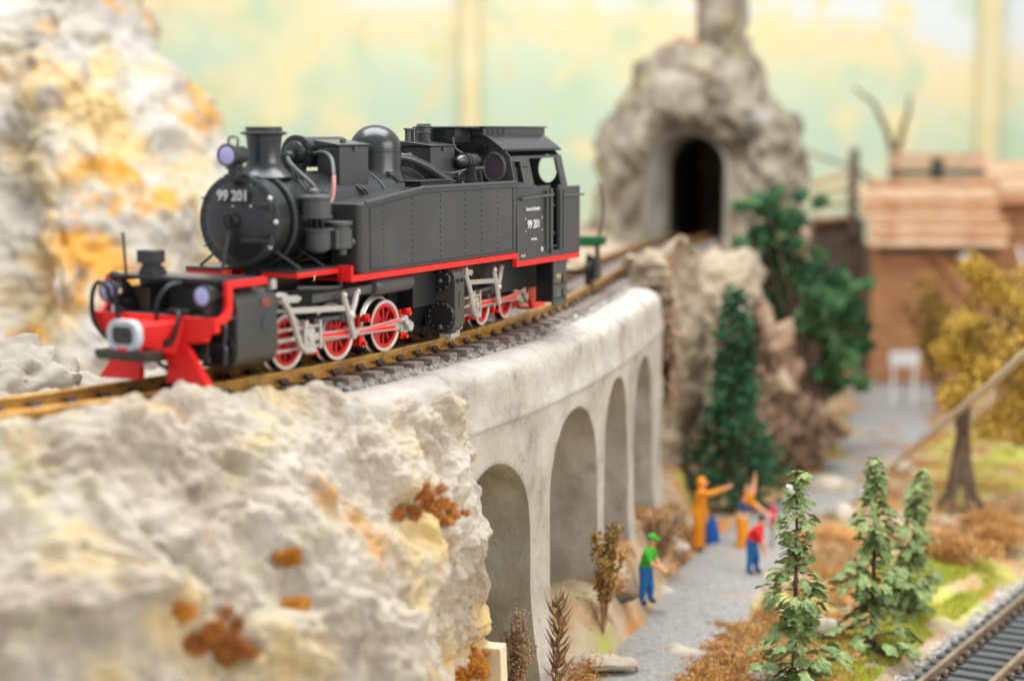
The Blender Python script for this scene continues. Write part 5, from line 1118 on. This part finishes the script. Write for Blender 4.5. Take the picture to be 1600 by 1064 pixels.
# --- log cabin and the other buildings in the distance
def boards(root, nm, m, x0, x1, z0, z1, y, n, horiz=True, th=.16, jitter=.05, seed=1, tilt=0.):
    rnd = random.Random(seed); step = ((z1 - z0) if horiz else (x1 - x0)) / n; meshes = {}
    for k in range(n):
        o_ = rnd.uniform(-jitter, jitter)
        if horiz: lo = (x0 + o_, y, z0 + k * step + .025); hi = (x1 + o_, y + th, z0 + (k + 1) * step - .025)
        else: lo = (x0 + k * step + .012, y, z0 + o_); hi = (x0 + (k + 1) * step - .012, y + th, z1 + o_)
        MB().box(lo, hi).build(nm, rnd.choice((m, m, m, m, 'wooddark')), root, bevel=.03)
def roofboards(root, x0, x1, y0, z0, y1, z1, n, m, seed):
    rnd = random.Random(seed)
    for k in range(n):
        a, c_ = k / n, (k + 1) / n + .04; o_ = rnd.uniform(-.3, .3)
        MB().bar((x0 + o_, y0 + (y1 - y0) * (a + c_) / 2, z0 + (z1 - z0) * (a + c_) / 2 + (.10 if k % 2 else 0)), (x1 + o_, y0 + (y1 - y0) * (a + c_) / 2, z0 + (z1 - z0) * (a + c_) / 2 + (.10 if k % 2 else 0)), .12, math.hypot(y1 - y0, z1 - z0) / n * .92, (0, y1 - y0, z1 - z0)).build('roof_board', rnd.choice((m, m, m, 'wood')), root, bevel=.02)
hb = empty('log_cabin', (16.3, 69, -6.3)); tag(hb, 'brown wooden cabin with a wide pale plank roof in the right background', 'cabin')
boards(hb, 'wall_board', 'wood', -2.2, 2.6, 0, 5.4, 0, 12, seed=1)
MB().box((-2.15, .2, 0), (2.55, 4.5, 5.2)).build('inner_wall', 'wooddark', hb)
roofboards(hb, -2.6, 2.7, -1.0, 5.3, 1.9, 7.6, 10, 'woodpale', 3)
boards(hb, 'gable_board', 'woodpale', -1.4, 2.4, 7.55, 8.9, 2.1, 4, seed=5)
MB().box((.25, 2.0, 7.8), (.72, 2.09, 8.6)).build('window', 'hair', hb)
for x in (-2.3, 2.5): MB().box((x - .12, -.12, 0), (x + .12, .12, 5.4)).build('corner_post', 'wood', hb, bevel=.03)
MB().bar((1.2, -.3, 3.4), (-.2, -.25, 5.2), .14, .14).build('diagonal_brace', 'wood', hb)
MB().ball((1.1, -.4, 4.9), (.32, .2, .2), 10, 8).build('lantern', 'white', hb)
MB().bar((3.1, -.4, 5.3), (3.5, -.5, 4.0), .3, .12).build('eaves_plank', 'white', hb)
h2 = empty('wooden_shed', (13.2, 73, -6.3)); tag(h2, 'dark wooden shed with a slanted brown roof left of the cabin', 'shed')
boards(h2, 'wall_board', 'wooddark', -.95, 1.2, 0, 6.2, 0, 6, False, seed=2)
MB().box((-.9, .2, 0), (1.15, 3, 6.0)).build('inner_wall', 'wooddark', h2)
b = MB(); 
for k in range(4): MB().bar((-1.7 + .15 * k, -.3 - .0 * k, 6.0 + .5 * k), (.5, -.2, 6.25 + .58 * k), .5, .14, (0, 0, 1)).build('roof_board', 'wood', h2, bevel=.02)
MB().box((.5, -.4, 5.5), (.8, .2, 9.0)).build('post', 'wooddark', h2, bevel=.03)
h3 = empty('far_cabin', (22.0, 73, -6.3)); tag(h3, 'light brown cabin cut off by the right edge behind the first cabin', 'cabin')
boards(h3, 'wall_board', 'wood', -2.6, 3, 0, 7.2, 0, 12, seed=4); MB().box((-2.5, .2, 0), (2.9, 4, 7.0)).build('inner_wall', 'wooddark', h3)
roofboards(h3, -2.9, 3.4, -1.0, 6.8, 1.6, 8.4, 5, 'woodpale', 8)
bt = empty('bare_tree', (14.9, 71.5, -6.3)); tag(bt, 'bare forked brown tree rising between the shed and the cabin', 'tree')
b = MB(); b.taper([(0, 0, 0), (.1, 0, 4), (.3, 0, 7.2), (.3, 0, 8.8)], .35, .22, 8); b.taper([(.3, 0, 8.4), (.0, 0, 9.6), (-.6, 0, 10.8), (-1.4, 0, 11.4)], .16, .05, 7); b.taper([(.3, 0, 8.4), (.55, 0, 9.6), (.8, 0, 10.5), (.85, 0, 11.1)], .16, .06, 7); b.taper([(.2, 0, 6.5), (-.5, 0, 7.6), (-1.2, .1, 8.2), (-3.3, 0, 8.9)], .14, .05, 6); b.build('trunk', 'bark', bt)
sg_ = empty('white_sign', gpix(1412, 640)); tag(sg_, 'small white two legged sign standing on the far path', 'sign')
MB().box((-.55, -.05, 1.55), (.5, .05, 2.1)).build('board', 'white', sg_, bevel=.03)
for x in (-.4, .35): MB().box((x - .05, -.04, -.1), (x + .05, .04, 1.55)).build('leg', 'white', sg_)
b = MB(); A_ = gpix(1388, 736); rp_ = [A_ + Vector((0, 0, .02)), Vector(at(1440, 690, 48)), Vector(at(1500, 640, 44)), Vector(at(1560, 590, 41)), Vector(at(1615, 540, 39)), Vector(at(1760, 420, 35))]
o = b.tube(rp_, .085, 10).build('rope', 'rope'); tag(o, 'beige rope slanting down from the right edge to the path', 'rope')

# --- figures
def figure(loc, rz, joints, edges, paint, label, extra=()):
    t = empty('person', loc, rz); tag(t, label, 'person')
    names = list(joints); me = bpy.data.meshes.new('body'); me.from_pydata([joints[k][0] for k in names], [(names.index(a), names.index(c)) for a, c in edges], [])
    o = bpy.data.objects.new('tmp', me); col.objects.link(o); sk = o.modifiers.new('skin', 'SKIN'); sk.use_smooth_shade = True
    for i, k in enumerate(names):
        r_ = joints[k][1]; me.skin_vertices[0].data[i].radius = r_ if isinstance(r_, tuple) else (r_, r_); me.skin_vertices[0].data[i].use_root = (i == 0)
    ss = o.modifiers.new('sub', 'SUBSURF'); ss.levels = ss.render_levels = 2; bpy.context.view_layer.update()
    m2 = bpy.data.meshes.new_from_object(o.evaluated_get(bpy.context.evaluated_depsgraph_get())); bpy.data.objects.remove(o)
    m2.materials.clear(); ml = []
    for p in m2.polygons:
        best = None
        for a, c in edges:
            A = Vector(joints[a][0]); d = Vector(joints[c][0]) - A; t_ = max(0., min(1., (p.center - A).dot(d) / max(d.length_squared, 1e-9)))
            rr_ = [joints[n_][1][0] if isinstance(joints[n_][1], tuple) else joints[n_][1] for n_ in (a, c)]
            q = (p.center - A - d * t_).length - (rr_[0] + (rr_[1] - rr_[0]) * t_)
            if best is None or q < best[0]: best = (q, a, c, t_)
        k = paint(best[1], best[2], best[3], p.center)
        if k not in ml: ml.append(k); m2.materials.append(M[k])
        p.material_index = ml.index(k)
    m2.shade_smooth(); ob = bpy.data.objects.new('body', m2); col.objects.link(ob); ob.parent = t
    for nm, m_, b in extra: b.build(nm, m_, t)
    return t
def hand(J, E, pre, wrist, d, k):
    """palm and five fingers leaving the wrist along d"""
    d = Vector(d).normalized(); sd_ = d.cross(Vector((0, 1, .2))).normalized(); w = Vector(J[wrist][0]); J[pre + 'p'] = (tuple(w + d * .05 * k), .026 * k); E.append((wrist, pre + 'p'))
    up = sd_.cross(d).normalized()
    for i, (o_, L_) in enumerate(((-.03, .055), (-.01, .065), (.01, .062), (.03, .05))):
        J[pre + 'f%d' % i] = (tuple(w + d * .085 * k + up * o_ * k), .011 * k); J[pre + 'g%d' % i] = (tuple(w + d * (.085 + L_) * k + up * o_ * k + sd_ * .02 * k), .009 * k); E.append((pre + 'p', pre + 'f%d' % i)); E.append((pre + 'f%d' % i, pre + 'g%d' % i))
    J[pre + 't'] = (tuple(w + d * .06 * k + up * .055 * k), .012 * k); E.append((pre + 'p', pre + 't'))
def human(H, lean, armR, armL, leg=.09, stoop=0., girth=1.2):
    """joints for a standing figure facing +x; lean moves the chest forward"""
    k = H; g_ = girth
    J = {'pel': ((0, 0, .52 * k), (.075 * k * g_, .095 * k * g_)), 'waist': ((lean * .3 * k, 0, .60 * k), (.078 * k * g_, .095 * k * g_)), 'chest': ((lean * .75 * k, 0, .735 * k - stoop * .3), (.08 * k * g_, .105 * k * g_)),
         'neck': ((lean * k * 1.02, 0, .825 * k - stoop), (.034 * k, .034 * k)), 'head': ((lean * k * 1.10 + .012 * k, 0, .885 * k - stoop), (.07 * k, .064 * k)), 'top': ((lean * k * 1.15 + .01 * k, 0, .955 * k - stoop), (.06 * k, .058 * k))}
    E = [('pel', 'waist'), ('waist', 'chest'), ('chest', 'neck'), ('neck', 'head'), ('head', 'top')]
    for s, n_, dx in ((1, 'a', leg), (-1, 'b', -leg * .6)):
        J['hip' + n_] = ((.0, s * .055 * k, .48 * k), .078 * k); J['kn' + n_] = ((dx * .7 * k + .02 * k, s * .065 * k, .27 * k), .062 * k); J['an' + n_] = ((dx * k, s * .07 * k, .055 * k), .048 * k); J['to' + n_] = ((dx * k + .085 * k, s * .078 * k, .03 * k), .03 * k)
        E += [('pel', 'hip' + n_), ('hip' + n_, 'kn' + n_), ('kn' + n_, 'an' + n_), ('an' + n_, 'to' + n_)]
    for s, n_, (el, wr) in ((1, 'r', armL), (-1, 'l', armR)):
        sx = lean * .85 * k
        J['sh' + n_] = ((sx, s * .105 * k, .785 * k - stoop * .7), .055 * k); J['el' + n_] = ((sx + el[0] * k, s * (.13 + el[2]) * k, .785 * k - stoop * .7 + el[1] * k), .045 * k); J['wr' + n_] = ((sx + wr[0] * k, s * (.11 + wr[2]) * k, .785 * k - stoop * .7 + wr[1] * k), .025 * k)
        E += [('chest', 'sh' + n_), ('sh' + n_, 'el' + n_), ('el' + n_, 'wr' + n_)]
        hand(J, E, 'h' + n_, 'wr' + n_, Vector(J['wr' + n_][0]) - Vector(J['el' + n_][0]), k * .9)
    return J, E
def face(J, H):
    h = Vector(J['head'][0]); r_ = .07 * H
    return [('nose', 'skin', MB().ball(h + Vector((r_ * 1.02, 0, .01 * H)), (.016 * H, .012 * H, .018 * H), 8, 6)), ('eyes', 'hair', MB().ball(h + Vector((r_ * .9, .022 * H, .028 * H)), .007 * H, 6, 5).ball(h + Vector((r_ * .9, -.022 * H, .028 * H)), .007 * H, 6, 5)),
            ('mouth', 'redshirt', MB().box(tuple(h + Vector((r_ * .8, -.016 * H, -.022 * H))), tuple(h + Vector((r_ * .98, .016 * H, -.015 * H)))))]
# green shirt and cap
H = 1.44; J, E_ = human(H, .07, ((.05, -.15, .0), (.17, -.23, -.05)), ((.03, -.16, .02), (.14, -.25, -.03)), .05)
def dress(shirt, trousers, fore='skin', low=None, sleeve=None, head='skin'):
    def f(a, c, t, p):
        if c.startswith('to') and len(c) == 3 and c != 'top': return 'shoe'
        if c in ('hipa', 'hipb', 'kna', 'knb', 'ana', 'anb'): return trousers
        if a == 'pel': return trousers if t < .45 else (low or shirt)
        if a == 'waist': return (low if low and t < .3 else shirt)
        if c in ('shr', 'shl'): return shirt
        if c in ('elr', 'ell'): return sleeve or shirt
        if a == 'chest': return shirt if t < .7 else 'skin'
        if a in ('neck', 'head'): return head
        return fore if c in ('wrr', 'wrl') else 'skin'
    return f
pg = dress('green', 'bluejean')
hd = Vector(J['top'][0])
figure(gpix(1008, 948) + Vector((0, 0, .06)), R(-25), J, E_, pg, 'worker in green shirt, green cap and blue jeans by the viaduct foot', face(J, H) + [('cap', 'green', MB().lathe([(.088, -.03), (.095, 0), (.09, .05), (.05, .085), (.01, .09)], hd, (0, 0, 1), 18).box((hd.x + .03, -.07, hd.z - .02), (hd.x + .17, .07, hd.z)))])
# red shirt, bending forward
H = 1.40; J, E_ = human(H, .13, ((.05, -.17, .0), (.10, -.33, -.02)), ((.0, -.18, .03), (.06, -.34, .0)), .06, .08, 1.4)
pr_ = dress('redshirt', 'bluejean')
hd = Vector(J['top'][0]); pp = gpix(1174, 902)
figure(pp + Vector((0, 0, .10)), R(-20), J, E_, pr_, 'worker in red shirt and blue jeans bending forward on the path', face(J, H) + [('hair', 'hair', MB().ball(hd + Vector((-.015, 0, .005)), (.09, .085, .07), 14, 10))])
o = MB().box((-.42, -.2, 0), (.62, .2, .06)).build('base_board', 'tan', None, bevel=.02); o.location = pp + Vector((.02, 0, .04)); o.rotation_euler = (0, 0, R(-12)); tag(o, 'tan base board under the feet of the red shirted worker', 'board')
# tall orange hooded figure pointing right
H = 1.78; J, E_ = human(H, .04, ((.12, .0, .02), (.30, .06, .0)), ((.02, -.17, .0), (.08, -.32, -.02)), .02, 0., 1.0)
po_ = dress('orange', 'orange', 'orange')
hd = Vector(J['head'][0]); robe = MB(); rr = []
for z, a, c_ in [(.05, .17, .20), (.3, .16, .19), (.7, .145, .18), (1.05, .145, .19), (1.3, .15, .20), (1.42, .10, .14)]: rr.append([(.02 + .04 * z / 1.4 + a * math.cos(t), c_ * math.sin(t), z) for t in np.linspace(0, 2 * math.pi, 21)[:-1]])
robe.rings(rr)
figure(gpix(1090, 860) + Vector((0, 0, .05)), R(-8), J, E_, po_, 'tall figure in orange hooded overall pointing to the right', face(J, H) + [('overall', 'orange', robe), ('hood', 'orange', MB().ball(hd + Vector((-.03, 0, .03)), (.115, .12, .15), 16, 12))])
sk_ = gpix(1112, 858); b = MB()
b.lathe([(.16, 0), (.19, .1), (.17, .4), (.13, .62), (.05, .72), (.07, .78)], (0, 0, 0), (0, 0, 1), 16); o = b.build('sack', 'bluesack'); o.location = sk_ + Vector((0, .0, .05)); o.scale = (1, .8, 1); tag(o, 'bright blue upright sack in front of the orange hooded figure', 'sack')
# orange and navy figure raising an arm
H = 1.72; J, E_ = human(H, .06, ((.10, .10, .0), (.12, .27, -.02)), ((.12, -.10, .0), (.26, -.18, -.02)), .04)
pn = dress('navy', 'orange', low='tan', sleeve='orange')
hd = Vector(J['top'][0])
op = gpix(1158, 872); figure(op + Vector((0, 0, .05)), R(-12), J, E_, pn, 'figure in orange overall and navy vest behind the red shirted worker', face(J, H) + [('hair', 'dry', MB().ball(hd, (.085, .082, .065), 14, 10))])
o = MB().box((-.07, -.06, 0), (.07, .06, .46)).build('pink_board', 'pinkbag', None, bevel=.02); o.location = op + Vector((.75, .1, .75)); tag(o, 'pink red upright panel on a post beside the nearest conifer', 'panel')
MB().box((-.02, .061, -.75), (.02, .09, .3)).build('post', 'bark', o)
